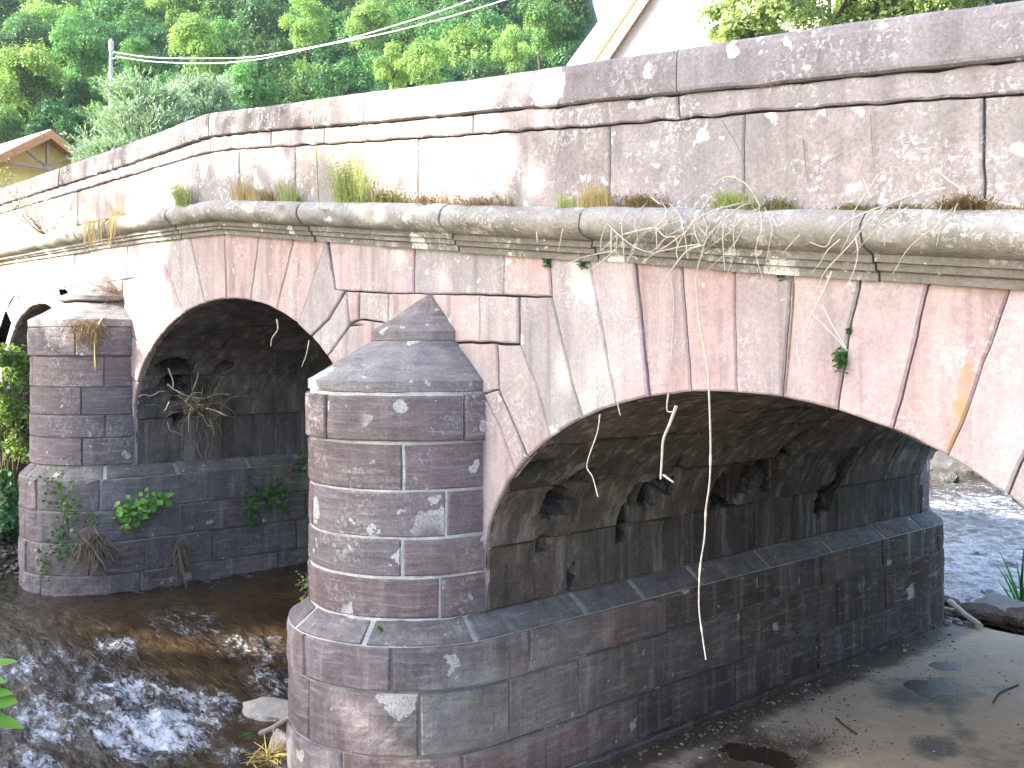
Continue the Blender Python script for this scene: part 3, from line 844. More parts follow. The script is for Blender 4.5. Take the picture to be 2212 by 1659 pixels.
def gz0(x, y):
    n = .10 * nz((x, y, 0), .6) + .04 * nz((x, y, 3), 2.2)
    bed = wlevel(x, y) - .28 + n
    # sand bar right of the middle pier, ending behind the bridge
    sand = .03 + .3 * n - .0 * y
    k = sstep(-8.4, -7.2, x) * (1 - sstep(8.6, 9.7, y + .25 * nz((x, y, 1), .8)))
    z = lerp(bed, sand, k)
    # left bank under the far arch
    kl = sstep(-15.6, -17.5, x)
    z = lerp(z, 1.0 + sstep(-17, -24, x) * 2.2 + n * 2, kl)
    # far bank up river
    kf = sstep(30, 38, y + .15 * x + 2)
    z = max(z, lerp(z, 2.5 + n * 3, kf))
    kr = sstep(1.5, 5, x)
    z = lerp(z, 3.4, kr)
    # photographer's bank
    d = cam_depth(x, y)
    bank = min(2.3, 3.85 - .46 * max(d, 3.3))
    if y < -1.5: z = lerp(z, max(z, bank), sstep(-1.5, -3.5, y))
    if y < -5: z = max(z, lerp(z, 2.4, sstep(-5, -9, y)) if x > -30 else z)
    return z
def hill(x, y):
    d = cam_depth(x, y); s = cam_side(x, y) / max(d, 1)
    h = 3.2 + max(0, d - 44) * .52 + 1.5 * nz((x, y, 0), .05)
    lat = 1 - sstep(.03, .16, s)
    return lerp(3.2 + max(0, d - 60) * .16, h, lat)

def grid(name, x0, x1, y0, y1, step, zf, mat, keep=None, colf=None, kind='structure'):
    nx = int((x1 - x0) / step) + 1; ny = int((y1 - y0) / step) + 1
    V = []; C = []; idx = {}; F = []
    for i in range(nx):
        for j in range(ny):
            x = x0 + (x1 - x0) * i / (nx - 1); y = y0 + (y1 - y0) * j / (ny - 1)
            V.append((x, y, zf(x, y))); C.append(colf(x, y) if colf else (1, 1, 1))
    for i in range(nx - 1):
        for j in range(ny - 1):
            a = i * ny + j
            if keep is None or keep(V[a][0] + step / 2, V[a][1] + step / 2): F.append((a, a + ny, a + ny + 1, a + 1))
    me = np_mesh(name, np.array(V), np.array(F), np.array(C), mat, smooth=True)
    o = bpy.data.objects.new(name, me); COL.objects.link(o); return tag(o, kind=kind)

# ---- sand and mud
def sand_material():
    k = NT("wet_sand"); v = k.coord(); t = k.attr()
    sep = k.n("ShaderNodeSeparateColor"); k.t.links.new(t, sep.inputs[0])
    wet, grav, green = sep.outputs[0], sep.outputs[1], sep.outputs[2]
    n = k.noise(2.2, 6, .62, v); n2 = k.noise(14, 5, .65, v); n3 = k.noise(120, 3, .7, v)
    col = k.mix(k.ramp(n, .3, .7), (.54, .44, .32), (.68, .56, .42))
    col = k.mix(k.ramp(n2, .35, .7, 0, .35), col, (.38, .31, .23))
    wetm = k.ramp(k.math('ADD', wet, k.ramp(n, .3, .7, -.3, .3)), .35, .75)
    col = k.mix(wetm, col, (.13, .095, .062))
    pe = k.n("ShaderNodeTexVoronoi"); pe.inputs["Scale"].default_value = 34; k.t.links.new(v, pe.inputs["Vector"])
    pc = k.n("ShaderNodeSeparateColor"); k.t.links.new(pe.outputs["Color"], pc.inputs[0])
    pm = k.math('MULTIPLY', k.math('LESS_THAN', pe.outputs["Distance"], k.math('MULTIPLY', pc.outputs[1], .36)), k.math('GREATER_THAN', k.math('ADD', pc.outputs[0], k.math('MULTIPLY', grav, .55)), .99))
    col = k.mix(pm, col, k.mix(pc.outputs[2], (.22, .19, .16), (.62, .60, .57)))
    col = k.mix(k.math('MULTIPLY', k.ramp(n2, .42, .6), green), col, (.045, .06, .02))
    h = k.math('ADD', k.math('ADD', k.math('MULTIPLY', n2, .9), k.math('MULTIPLY', n3, .3)), k.math('MULTIPLY', pm, .35))
    rough = k.ramp(wetm, 0, 1, .95, .5)
    b = k.bsdf(col, rough, k.bump(h, .6, .03)); b.inputs["Specular IOR Level"].default_value = .35
    return k.m
M_sand = sand_material()
pA, pB = on_z(1640, 1625, .02), on_z(1990, 1500, .02)
def sandcol(x, y):
    p = Vector((x, y, 0))
    w = 0.0
    # damp strip along the pier, puddle surroundings
    dx = x + 6.3
    if x > -7.6:
        w = max(0, 1 - abs(dx - .1) / .5) * 1.1
        for c, rx in ((pA, 1.0), (pB, .8), (on_z(2020, 1620, 0), .4)):
            d = math.hypot((x - c.x) , (y - c.y) * .8) / rx; w = max(w, 1.1 - d)
        w = max(w, .75 * max(0, 1 - abs(nz((x * .8, y * .35, 4), .9)) * 4) * (1 - sstep(4.6, 6.5, y)) * sstep(1.5, 4, y) * .8)
    else: w = .8
    g = max(.15, 1.2 - math.hypot(x - pA.x + .35, y - pA.y - .5) / 1.0)
    if y > 7.6: g = .9
    gr = max(0, 1 - abs(dx) / .3) * .9 if x > -7.6 else 0
    if x < -16: return (.7, .9, .9)
    return (min(1, max(0, w)), min(1, g), gr)
grid("sand_bar", -9.6, 2.0, -2.5, 11.0, .07, lambda x, y: gz(x, y) + .006 * nz((x, y, 7), 7), M_sand, colf=sandcol)
M_soil = plain("bank_soil", (.05, .045, .03), .95, 2.5, .45, .8, .05)
grid("riverbed", -34, -9.53, -14, 42, .35, lambda x, y: gz(x, y) - .004, M_soil, colf=lambda x, y: (1, 1, 1))
grid("river_bank", -9.53, 10, -14, -2.46, .3, lambda x, y: gz(x, y) - .004, M_soil)
grid("riverbed", -9.53, 10, 10.96, 42, .4, lambda x, y: gz(x, y) - .004, M_soil)
grid("river_bank", 2.0, 12, -2.46, 11, .4, lambda x, y: gz(x, y) - .004, M_soil)
M_hill = plain("woodland_floor", (.035, .05, .018), .95, .8, .4, .5, .2)
grid("hillside", -260, 120, -60, 330, 5.0, lambda x, y: hill(x, y) - (0 if cam_depth(x, y) > 44 else .6), M_hill, keep=lambda x, y: cam_depth(x, y) > 36 or x < -33 or x > 11 or y > 41 or y < -13)

# ---- water
def water_material():
    k = NT("stream_water"); v = k.coord(); t = k.attr()
    sep = k.n("ShaderNodeSeparateColor"); k.t.links.new(t, sep.inputs[0])
    foam_glint, shallow = sep.outputs[0], sep.outputs[1]
    n = k.noise(1.1, 4, .6, v)
    col = k.mix(k.ramp(n, .35, .65), (.034, .021, .011), (.066, .042, .019))
    col = k.mix(k.math('MULTIPLY', shallow, k.ramp(k.noise(3.0, 4, .6, v), .35, .6)), col, (.065, .045, .018))
    f1 = k.math('ADD', k.math('MULTIPLY', k.noise(1.0, 7, .72, k.coord((9, 16, 9)), .8), .55), k.math('MULTIPLY', k.noise(1.0, 4, .6, k.coord((2.6, 4.5, 2)), .6), .45))
    fm = k.math('MULTIPLY', k.ramp(k.math('ADD', f1, k.math('MULTIPLY', foam_glint, .20)), .615, .72), k.math('MINIMUM', k.math('MULTIPLY', foam_glint, 2.2), 1.0))
    fb = k.math('MULTIPLY', k.ramp(k.noise(1.0, 6, .75, k.coord((9, 17, 9)), .7), .47, .60), k.math('MULTIPLY', k.ramp(foam_glint, .15, .8), .5))
    col = k.mix(fb, col, (.32, .33, .38)); col = k.mix(fm, col, (.52, .54, .58))  # pale film and flecks: foam together with painted sky glints
    w1 = k.noise(1.0, 4, .55, k.coord((4.5, 9, 4)), .8); w2 = k.noise(26, 4, .6, v, .4)
    h = k.math('ADD', w1, k.math('MULTIPLY', w2, .30))
    b = k.bsdf(col, k.ramp(fm, 0, 1, .07, .6), k.bump(h, .75, .05))
    b.inputs["IOR"].default_value = 1.33; b.inputs["Specular IOR Level"].default_value = .6
    return k.m
M_water = water_material()
foam_glint_c = [(on_z(px, py, .1), r, a) for px, py, r, a in ((330, 1560, .9, 1.0), (290, 1500, .6, .9), (420, 1520, .7, .8), (250, 1440, .5, .6), (540, 1420, .7, .5), (590, 1470, .6, .55), (430, 1310, .9, .33), (520, 1290, .6, .3), (100, 1560, .8, .75), (200, 1500, .8, .6), (60, 1480, .8, .6), (400, 1390, .8, .42), (500, 1600, .3, .6), (60, 1640, .5, .7))]
def foam_glint_col(x, y):
    f = 0
    for c, r, a in foam_glint_c:
        d = math.hypot(x - c.x, (y - c.y) * 1.3) / r
        f = max(f, a * max(0, 1 - d * d * .8))
    if y > 9.5: f = max(f, .75 + .3 * nz((x, y, 2), .7) - .02 * (y - 9))  # behind the bridge the film paints the sky's reflection on the river
    sh = max(0, 1 - math.hypot(x + 15.0, y + 2.2) / 1.8); q = on_z(560, 1620, 0); sh = max(sh, 1 - math.hypot(x - q.x, y - q.y) / 1.3)
    q = on_z(60, 1345, .4); sh = max(sh, 1 - math.hypot(x - q.x, y - q.y) / 1.5)
    return (min(1, max(0, f)), max(0, sh), 0)
def wz(x, y):
    z = wlevel(x, y)
    f = foam_glint_col(x, y)[0]
    a = .018 + .05 * f
    z += a * nz((x * .8 + y * .5, y * 1.4 - x * .3, 0), 2.1) + a * .8 * nz((x * 1.0 + y * .3, y * 2.0, 5), 4.7) + a * .45 * nz((x, y * 1.7, 9), 11) + a * .2 * nz((x, y * 1.3, 9), 23)
    return z
def wkeep_near(x, y): return True

grid("stream", -15.9, -7.2, -3.6, 3.4, .04, wz, M_water, colf=foam_glint_col)
grid("stream", -16.6, -7.6, 3.36, 9.2, .15, wz, M_water, colf=foam_glint_col)
grid("stream", -26, 3, 9.0, 40, .12, lambda x, y: wz(x, y) + .02 * nz((x * .6, y * 1.6, 0), 1.2), M_water, colf=foam_glint_col)
grid("stream", -24, -7.0, -14, -3.55, .25, lambda x, y: wlevel(x, -3.6) + .02 * nz((x, y, 0), 2), M_water, colf=foam_glint_col)
M_pud = NT("puddle_water"); _v = M_pud.coord(); M_pud.bsdf((.05, .03, .018), .07, M_pud.bump(M_pud.noise(16, 5, .7, _v), .7, .02)); M_pud = M_pud.m
def puddle(c, rx, ry, seed):
    mb = MB(); n = 36; vs = [(c.x, c.y, gz(c.x, c.y) + .016)]
    zc = gz0(c.x, c.y) - .014; rx *= 1.5; ry *= 1.5
    vs = [(c.x, c.y, zc)]
    for i in range(n):
        t = 2 * PI * i / n; r = 1 + .45 * nz((math.cos(t), math.sin(t), seed), 1.5)
        vs.append((c.x + math.cos(t) * rx * r, c.y + math.sin(t) * ry * r, zc))
    mb.add(vs, [(0, i + 1, (i + 1) % n + 1) for i in range(n)])
    tag(mb.build("puddle", M_pud), kind='structure')
for i_, (c_, rx_, ry_) in enumerate(PUD[:4]): puddle(c_, rx_, ry_, i_)

# ================================================================ leaves
def leaf_quads(cen, size, n_up=.35, seed=0, asp=.55, jitter=.5, outward=None, col=None, fold=0.0):
    """cen (n,3) -> rhombic leaves, each its own orientation"""
    r = np.random.default_rng(seed); n = len(cen)
    nr = r.normal(size=(n, 3)); nr /= np.linalg.norm(nr, axis=1)[:, None]
    if outward is not None: nr = nr * jitter + outward
    nr[:, 2] += n_up; nr /= np.linalg.norm(nr, axis=1)[:, None]
    a = r.normal(size=(n, 3)); a -= nr * (a * nr).sum(1)[:, None]; a /= np.linalg.norm(a, axis=1)[:, None]
    b = np.cross(nr, a); s = size * r.uniform(.6, 1.35, n)[:, None]
    V = np.stack([cen - a * s, cen - b * s * asp + nr * s * fold, cen + a * s, cen + b * s * asp + nr * s * fold], 1).reshape(-1, 3)
    Q = np.arange(n * 4).reshape(n, 4)
    c = col if col is not None else np.ones((n, 3))
    return V, Q, np.repeat(c, 4, 0)

def crown_mesh(name, mat, seed, h=1.0, rx=1.0, lobes=26, n=9000, leaf=.05, col=(1, 1, 1), var=.4, lobe_r=(.22, .42), shape='round', zbase=0.0):
    r = np.random.default_rng(seed); cs = []; outs = []; cols = []
    L = []
    for i in range(lobes):
        while True:
            p = r.uniform(-1, 1, 3)
            if np.linalg.norm(p) < 1: break
        p = p / max(.001, np.linalg.norm(p)) * (np.linalg.norm(p) ** .45) * .78
        if shape == 'cone': k = .25 + .85 * (1 - (p[2] + 1) / 2) ** .8; p[:2] *= k
        L.append((p, r.uniform(*lobe_r), r.uniform(.75, 1.25)))
    w = np.array([l[1] ** 2 for l in L]); w /= w.sum()
    for (p, lr, br), wi in zip(L, w):
        m = int(n * wi)
        d = r.normal(size=(m, 3)); d /= np.linalg.norm(d, axis=1)[:, None]
        d[:, 2] = np.where(d[:, 2] < -.35, -d[:, 2] * .6, d[:, 2])
        rad = lr * (r.uniform(.55, 1.0, m) ** .5) * (1 + .25 * np.sin(d[:, 0] * 7 + seed) * np.cos(d[:, 1] * 6))
        cs.append(p + d * rad[:, None]); outs.append(d)
        cols.append(np.ones((m, 3)) * br * r.uniform(1 - var, 1 + var, (m, 1)) * np.array([1 + .1 * (br - 1), 1, 1]))
    C = np.concatenate(cs); O = np.concatenate(outs); K = np.concatenate(cols) * np.array(col)
    C = C * np.array([rx, rx, h]); C[:, 2] += zbase
    V, Q, K = leaf_quads(C, leaf, .25, seed, .6, .9, O, K)
    return np_mesh(name, V, Q, np.clip(K, 0, 3), mat)

M_bark = plain("tree_bark", (.09, .07, .05), .95, 6, .4, .8, .03)
def trunk_mesh(name, H, r0, seed, limbs=6, spread=.5):
    """trunk base at z=-H, top near z=.3; tapered with limbs reaching into the crown"""
    rg = random.Random(seed); mb = MB()
    pts = [(.03 * H * nz((0, k, seed), .7), .03 * H * nz((k, 0, seed), .7), -H + (H + .35) * k / 8) for k in range(9)]
    tube(mb, pts, [r0 * (1 - .1 * k) for k in range(9)], (1, 1, 1), 7)
    for i in range(limbs):
        a = 2 * PI * i / limbs + rg.random(); z0 = -.55 + .12 * i; L = spread * rg.uniform(.7, 1.1)
        p = Vector(pts[6]) * .0 + Vector((0, 0, z0))
        q = [p + Vector((math.cos(a) * L * t, math.sin(a) * L * t, L * t * (.7 + .3 * t))) for t in (0, .35, .7, 1)]
        tube(mb, q, [r0 * .45, r0 * .32, r0 * .2, r0 * .07], (1, 1, 1), 5)
    me_o = mb.build(name, M_bark); me = me_o.data; bpy.data.objects.remove(me_o); return me

G_dark = leaf_mat("dark_broadleaf", (.046, .135, .055)); G_mid = leaf_mat("mid_green_broadleaf", (.12, .28, .10))
G_light = leaf_mat("light_green_broadleaf", (.24, .39, .12), yellow=(.28, .32, .09)); G_pine = leaf_mat("silvery_pine_needles", (.29, .40, .28), trans=.2, objvar=0)
G_far = leaf_mat("hazy_far_foliage", (.055, .10, .06))
VAR = {}
VAR['dark'] = [crown_mesh("crown_dark", G_dark, 11 + i, 1.15, 1.0, 20, 9000, .042, (1, 1, 1), .25, (.3, .5)) for i in range(2)]
VAR['mid'] = [crown_mesh("crown_mid", G_mid, 21 + i, 1.2, 1.0, 20, 9500, .042, (1, 1, 1), .25, (.3, .5)) for i in range(3)]
VAR['light'] = [crown_mesh("crown_light", G_light, 31 + i, 1.2, .95, 18, 8500, .042, (1, 1, 1), .25, (.28, .5)) for i in range(2)]
TR = [trunk_mesh("trunk_mesh", 3.2, .09, 5), trunk_mesh("trunk_mesh", 3.2, .08, 9)]
def tree(name, loc, R_, mesh, trunk, label, group=None, zs=1.0, rot=0.0, cat="tree"):
    e = empty(name, (loc[0], loc[1], loc[2] - 2.9 * R_ * zs), label, cat, group)
    e.rotation_euler.z = rot
    for nm, me in (("crown", mesh), ("trunk", trunk)):
        o = bpy.data.objects.new(nm, me); COL.objects.link(o); o.parent = e
        o.scale = (R_, R_, R_ * zs); o.location = (0, 0, 2.9 * R_ * zs)
    return e

# ---- the wooded hillside, tree by tree; the most distinct ones by hand: (px, py of crown centre, half width px, kind, label)
hand = [
 (60, 190, 80, 'light', 'bright green tree at the left edge, on the hill above the yellow gable', 58),
 (180, 105, 62, 'mid', 'tall narrow pale green tree on the hill just left of the utility pole', 62),
 (425, 108, 62, 'light', 'yellow-green tree crown rising above the pine, behind the cables', 52),
 (545, 195, 58, 'mid', 'rounded yellow-green tree close behind the bridge kink', 47),
 (850, 150, 45, 'light', 'lime green tree standing just above the coping below the cables', 50),
 (925, 150, 55, 'light', 'broad lime green tree, right one of the pair above the coping', 49),
 (1165, 62, 58, 'mid', 'pale rounded tree near the right end of the wooded hill', 62),
 (1225, 70, 38, 'dark', 'dark green tree ending the wood beside the white house', 64),
 (1105, 110, 42, 'light', 'yellowish slender tree low on the hill near the white house', 56),
 (660, 55, 55, 'light', 'bright green crown high on the hill right of the pole', 70),
 (300, 130, 42, 'mid', 'mid green tree directly behind the top of the utility pole', 60),
 (800, 62, 52, 'light', 'sunlit green tree high on the hill above the cables', 74),
]
tr_rng = random.Random(4)
def hill_tree(px, py, hw, kind, label, d, group=None):
    p = at_d(px, py, d); R_ = hw / FPX * d
    me = tr_rng.choice(VAR[kind]); tree("deciduous_tree", (p.x, p.y, p.z), R_, me, tr_rng.choice(TR), label, group, 1.0, tr_rng.uniform(0, 6.28))
for px, py, hw, kind, label, d in hand: hill_tree(px, py, hw, kind, label, d)
LAB = {'dark': ('dark green tree packed in the wood on the hillside', 'dark trees of the hillside wood'), 'mid': ('mid green tree packed in the wood on the hillside', 'mid green trees of the hillside wood'),
       'light': ('light green tree packed in the wood on the hillside', 'light green trees of the hillside wood')}
row = 0
for py, d in ((300, 54), (250, 60), (200, 68), (150, 76), (100, 84), (55, 92), (10, 101), (-40, 111), (-95, 122)):
    px = -60 + (row % 2) * 50
    while px < 1235:
        lim = 1225 - max(0, (60 - py) * .0)
        x = px + tr_rng.uniform(-22, 22); y = py + tr_rng.uniform(-22, 22)
        hidden = y > interp([(0, 400), (350, 280), (470, 240), (760, 200), (1014, 165), (1250, 130)], x) + 75
        if x < lim and not hidden:
            kind = tr_rng.choices(['dark', 'mid', 'light'], [.52, .36, .12])[0]
            hill_tree(x, y, tr_rng.uniform(52, 80), kind, LAB[kind][0], d + tr_rng.uniform(-2, 3), LAB[kind][1])
        px += 92
    row += 1

# ---- the silvery pine before the pole: long shoots of needles on spreading limbs
def pine(loc, R_, seed, label, sc=1.0):
    r = np.random.default_rng(seed); rg = random.Random(seed)
    e = empty("pine_tree", (loc.x, loc.y, loc.z - 5.5), label, "tree")
    tb = MB(); tube(tb, [(loc.x, loc.y, loc.z - 5.5), (loc.x + .1, loc.y, loc.z - 2), (loc.x, loc.y, loc.z + R_ * .8)], [.22, .16, .05])
    cs = []; dirs = []
    for i in range(95):
        t = (i + .5) / 95; a = i * 2.4 + rg.uniform(-.4, .4); z = loc.z - R_ * .95 + t * R_ * 1.9
        L = R_ * (1.15 - .75 * abs(t - .2) ** 1.1) * rg.uniform(.6, 1.2)
        d = Vector((math.cos(a), math.sin(a), rg.uniform(.1, .6))).normalized(); p0 = Vector((loc.x, loc.y, z))
        q = [p0, p0 + d * L * .5, p0 + d * L + Vector((0, 0, L * .12))]; tube(tb, q, [.05, .03, .012], (1, 1, 1), 4, False)
        for k in range(24):
            s = rg.uniform(.25, 1.0); b = p0 + d * L * s + Vector((rg.gauss(0, .1), rg.gauss(0, .1), .12 * L * s * s))
            td = (d + Vector((rg.gauss(0, .6), rg.gauss(0, .6), rg.uniform(.1, .9)))).normalized()
            for j in range(13):
                cs.append(b + td * (.04 * j)); dirs.append(td + Vector((rg.gauss(0, .45), rg.gauss(0, .45), rg.gauss(0, .45))))
    C = np.array([tuple(c) for c in cs]); D = np.array([tuple(d) for d in dirs]); D /= np.linalg.norm(D, axis=1)[:, None]
    n = len(C); sd = np.cross(D, r.normal(size=(n, 3))); sd /= np.linalg.norm(sd, axis=1)[:, None]
    ln = r.uniform(.09, .15, (n, 1)); w = .017
    V = np.stack([C, C + D * ln * .5 + sd * w, C + D * ln, C + D * ln * .5 - sd * w], 1).reshape(-1, 3)
    K = np.repeat(np.ones((n, 3)) * r.uniform(.6, 1.4, (n, 1)), 4, 0)
    me = np_mesh("needles", V - np.array(tuple(e.location)), np.arange(n * 4).reshape(n, 4), K, G_pine)
    o = bpy.data.objects.new("crown", me); COL.objects.link(o); o.parent = e
    tb.build("trunk", M_bark, e)
pine(at_d(315, 330, 27), 1.40, 3, 'silvery green pine with long spreading shoots in front of the utility pole')
pine(at_d(430, 290, 29), 1.15, 8, 'smaller silvery pine between the first pine and the parapet kink')
pine(at_d(245, 385, 26), .55, 12, 'low silvery pine just right of the yellow gable')

# ---- tall leafy trees behind the parapet on the right
def near_tree(px, py, d, R_, seed, label, mat, n=26000, leaf=.05, h=1.0, name="leafy_tree", lobes=34, group=None, col=(1, 1, 1), ground=3.0):
    p = at_d(px, py, d)
    me = crown_mesh("crown_leaves", mat, seed, R_ * h, R_, lobes, n, leaf, col, .4)
    # lobes are spread in a unit ball scaled by R
    e = empty(name, (p.x, p.y, ground), label, "tree", group)
    o = bpy.data.objects.new("crown", me); COL.objects.link(o); o.parent = e; o.location = (0, 0, p.z - ground)
    H = p.z - ground + R_ * .2; mb = MB(); rg = random.Random(seed)
    tube(mb, [(p.x + .08 * H * nz((k, seed, 0), .6), p.y + .08 * H * nz((seed, k, 0), .6), ground - .3 + (H + .3) * k / 6) for k in range(7)], [.045 * R_ * 1.6 * (1 - .1 * k) for k in range(7)], (1, 1, 1), 7)
    for i in range(7):
        a = rg.uniform(0, 6.28); z0 = p.z - R_ * rg.uniform(.1, .7); L = R_ * rg.uniform(.6, .95)
        tube(mb, [(p.x, p.y, z0), (p.x + math.cos(a) * L * .5, p.y + math.sin(a) * L * .5, z0 + L * .35), (p.x + math.cos(a) * L, p.y + math.sin(a) * L, z0 + L * .6)], [.035 * R_, .02 * R_, .006 * R_], (1, 1, 1), 5)
    mb.build("trunk", M_bark, e)
    return e
G_bush = leaf_mat("sunlit_yellow_green_leaves", (.27, .36, .14), trans=.4, objvar=0)
near_tree(1630, 40, 33, 1.75, 51, 'bright yellow-green leafy tree beside the white house', G_bush, 15000, .075, 1.0)
near_tree(1800, 25, 35, 2.4, 52, 'bright leafy tree above the coping, second to the right of the white house', G_bush, 15000, .075, 1.0)
near_tree(1990, 5, 34, 2.3, 53, 'bright leafy tree with pale stems above the coping at upper right', G_bush, 16000, .075, 1.0)
near_tree(1880, 40, 36, 1.6, 58, 'low bright leafy tree filling the gap between its two taller neighbours at upper right', G_bush, 11000, .075, .8)
near_tree(2110, -30, 60, 4.0, 54, 'hazy green tree far behind at the upper right corner', G_far, 9000, .13, .9)
near_tree(2240, -20, 62, 4.0, 55, 'hazy green tree at the right edge of the sky', G_far, 9000, .13, .9)
near_tree(1960, -10, 64, 4.2, 56, 'hazy green tree behind the pale-stemmed tree', G_far, 9000, .13, .9)
near_tree(1780, -20, 66, 4.2, 57, 'hazy green tree in the gap between the bright trees', G_far, 9000, .13, .9)
# ================================================================ houses, pole, cables
def quadprism(mb, pts, d, col=(1, 1, 1)):
    """pts: 3-D polygon, extruded by vector d"""
    n = len(pts); d = Vector(d); vs = [tuple(Vector(p)) for p in pts] + [tuple(Vector(p) + d) for p in pts]
    mb.add(vs, [tuple(range(n)), tuple(reversed(range(n, 2 * n)))] + [(i, n + i, n + (i + 1) % n, (i + 1) % n) for i in range(n)], col)

M_yel = plain("yellow_render", (.95, .72, .29), .9, 3, .06, .2, .01)
M_wood = plain("brown_painted_timber", (.55, .27, .14), .7, 8, .2, .3, .01)
M_trim = plain("grey_brown_timber", (.42, .29, .23), .8, 8, .2, .3, .01)
M_roofl = plain("pale_roof_tiles", (.75, .60, .52), .8, 5, .15, .4, .02)
M_white = plain("white_render", (.80, .79, .77), .9, 3, .05, .15, .01)
M_glass = NT("dark_window_glass"); M_glass.bsdf((.02, .025, .03), .1); M_glass = M_glass.m

# left house: gable end towards the bridge, apex at px 133, y 292
apex = at_d(92, 288, 32); gd = 32
ax_ = (RT * .643 + FW * .766).normalized(); gn = Vector((-ax_.y, ax_.x, 0))   # along the gable, into the house
hs = empty("yellow_house", (apex.x, apex.y, 2.6), "yellow rendered house gable with timber truss and orange-brown roof edge at the left edge", "house")
def G(u, z, w=0.0): return apex + ax_ * u + gn * w + Vector((0, 0, z))
ZB = 2.4 - apex.z
sl = .70
wl = MB(); quadprism(wl, [G(-3.9, ZB), G(3.9, ZB), G(3.9, -3.9 * sl + .0), G(0, -.12), G(-3.9, -3.9 * sl)], gn * 9)
wl.build("wall", M_yel, hs)
rf = MB()
for sg in (-1, 1):
    q = [G(0, .06, -.55), G(sg * 4.6, -4.6 * sl * .93 + .06, -.55), G(sg * 4.6, -4.6 * sl * .93 - .10, -.55), G(0, -.10, -.55)]
    quadprism(rf, q, gn * 10)
rfo = rf.build("roof", M_roofl, hs)
bb = MB()
for sg in (-1, 1):
    quadprism(bb, [G(0, .02, -.60), G(sg * 4.6, -4.6 * sl * .93 + .02, -.60), G(sg * 4.6, -4.6 * sl * .93 - .24, -.60), G(0, -.24, -.60)], gn * .045)
    quadprism(bb, [G(0, -.101, -.55), G(sg * 4.6, -4.6 * sl * .93 - .101, -.55), G(sg * 4.6, -4.6 * sl * .93 - .16, -.55), G(0, -.16, -.55)], gn * .5)
bb.build("barge_board", M_wood, rfo)
tt = MB()
def beam(mb, a, b, w, yo=-.14, t=.10):
    a2, b2 = Vector(a), Vector(b); d = (b2 - a2).normalized(); n = d.cross(gn).normalized() * w / 2
    quadprism(mb, [a2 - n, b2 - n, b2 + n, a2 + n], gn * t)
beam(tt, G(-1.6, -1.16, -.4), G(1.6, -1.16, -.4), .09)
beam(tt, G(0, -.15, -.38), G(0, -1.16, -.38), .08)
beam(tt, G(-.8, -.62, -.39), G(0, -1.10, -.36), .06); beam(tt, G(.8, -.62, -.39), G(0, -1.10, -.36), .06)
tt.build("gable_truss", M_trim, hs)
lm = MB(); q = G(-1.36, -2.62, -.12)
tube(lm, [q + gn * .12, q, q - Vector((0, 0, .14))], [.02, .02, .02]); tube(lm, [q - Vector((0, 0, .12)), q - Vector((0, 0, .2))], [.05, .08], sides=8)
lm.build("wall_lamp", M_trim, hs)

# white house, right of the wood
ap = at_d(1283, 130, 38)
wh = empty("white_house", (ap.x, ap.y, 4.0), "overexposed white house gable with pale barge board between the wood and the bright trees", "house")
wx = RT; wn = FW
def H(px, py, w=0.0): return at_d(px, py, 46 - (px - 1283) * .014) + wn * w
mbw = MB(); quadprism(mbw, [H(1320, 420), H(1320, 128), H(1425, -60), H(1640, -330), H(1850, -60), H(1930, 420)], wn * 8); mbw.build("wall", M_white, wh)
mr = MB(); quadprism(mr, [H(1222, 150, -.7), H(1640, -420, -.7), H(1648, -400, -.7), H(1266, 150, -.7)], wn * 9.0)
quadprism(mr, [H(1640, -420, -.7), H(2040, 150, -.7), H(2000, 150, -.7), H(1632, -400, -.7)], wn * 9.0); ro = mr.build("roof", M_white, wh)
m1 = MB(); quadprism(m1, [H(1268, 150, -.75), H(1640, -392, -.75), H(1640, -384, -.75), H(1276, 150, -.75)], wn * .3)
m1.build("barge_board", plain("ochre_board", (.62, .42, .12), .8, 5, .1, .2, .01), ro)
m1 = MB(); quadprism(m1, [H(1277, 150, -.70), H(1640, -382, -.70), H(1640, -350, -.70), H(1303, 150, -.70)], wn * .68)
m1.build("soffit", plain("brown_soffit", (.40, .24, .19), .8, 5, .1, .2, .01), ro)
mbw = MB(); box(mbw, -.6, .6, -.05, .05, -.8, .8)
wo = mbw.build("window", M_glass); wo.parent = wh; wo.location = (H(1580, 330, -.03)) - wh.location; wo.rotation_euler.z = YAW + math.radians(40)

# utility pole and two cables
M_pole = plain("pale_concrete", (.50, .49, .50), .85, 10, .15, .3, .01)
M_cab = plain("grey_cable", (.52, .53, .56), .6, 10, .1, .1, .01)
pt = at_d(240, 84, 30)
up = empty("utility_pole", (pt.x, pt.y, 3.0), "pale slender utility pole rising behind the pine, left", "utility pole")
m1 = MB(); tube(m1, [(pt.x - .12, pt.y, 2.6), (pt.x - .03, pt.y, pt.z - 1.2), (pt.x, pt.y, pt.z - .1)], [.08, .055, .045], sides=9); m1.build("post", M_pole, up)
m1 = MB(); tube(m1, [(pt.x, pt.y, pt.z - .38), (pt.x, pt.y, pt.z - .1), (pt.x, pt.y, pt.z)], [.065, .08, .025], sides=9); m1.build("pole_cap", M_pole, up)
m1 = MB()
for dz in (.42, .6): tube(m1, [pt - Vector((0, 0, dz)), pt - Vector((0, 0, dz)) + RT * .16 - FW * .05], [.03, .02]);
m1.build("bracket", M_pole, up)
def cable(pts, d0, d1, label):
    L = []
    for i, (a, b) in enumerate(pts): L.append(at_d(a, b, lerp(d0, d1, i / (len(pts) - 1))))
    mb = MB(); tube(mb, smooth_line(L, 8), .015, sides=6)
    tag(mb.build("overhead_cable", M_cab, origin=L[0]), label, "cable", "cables strung from the utility pole")
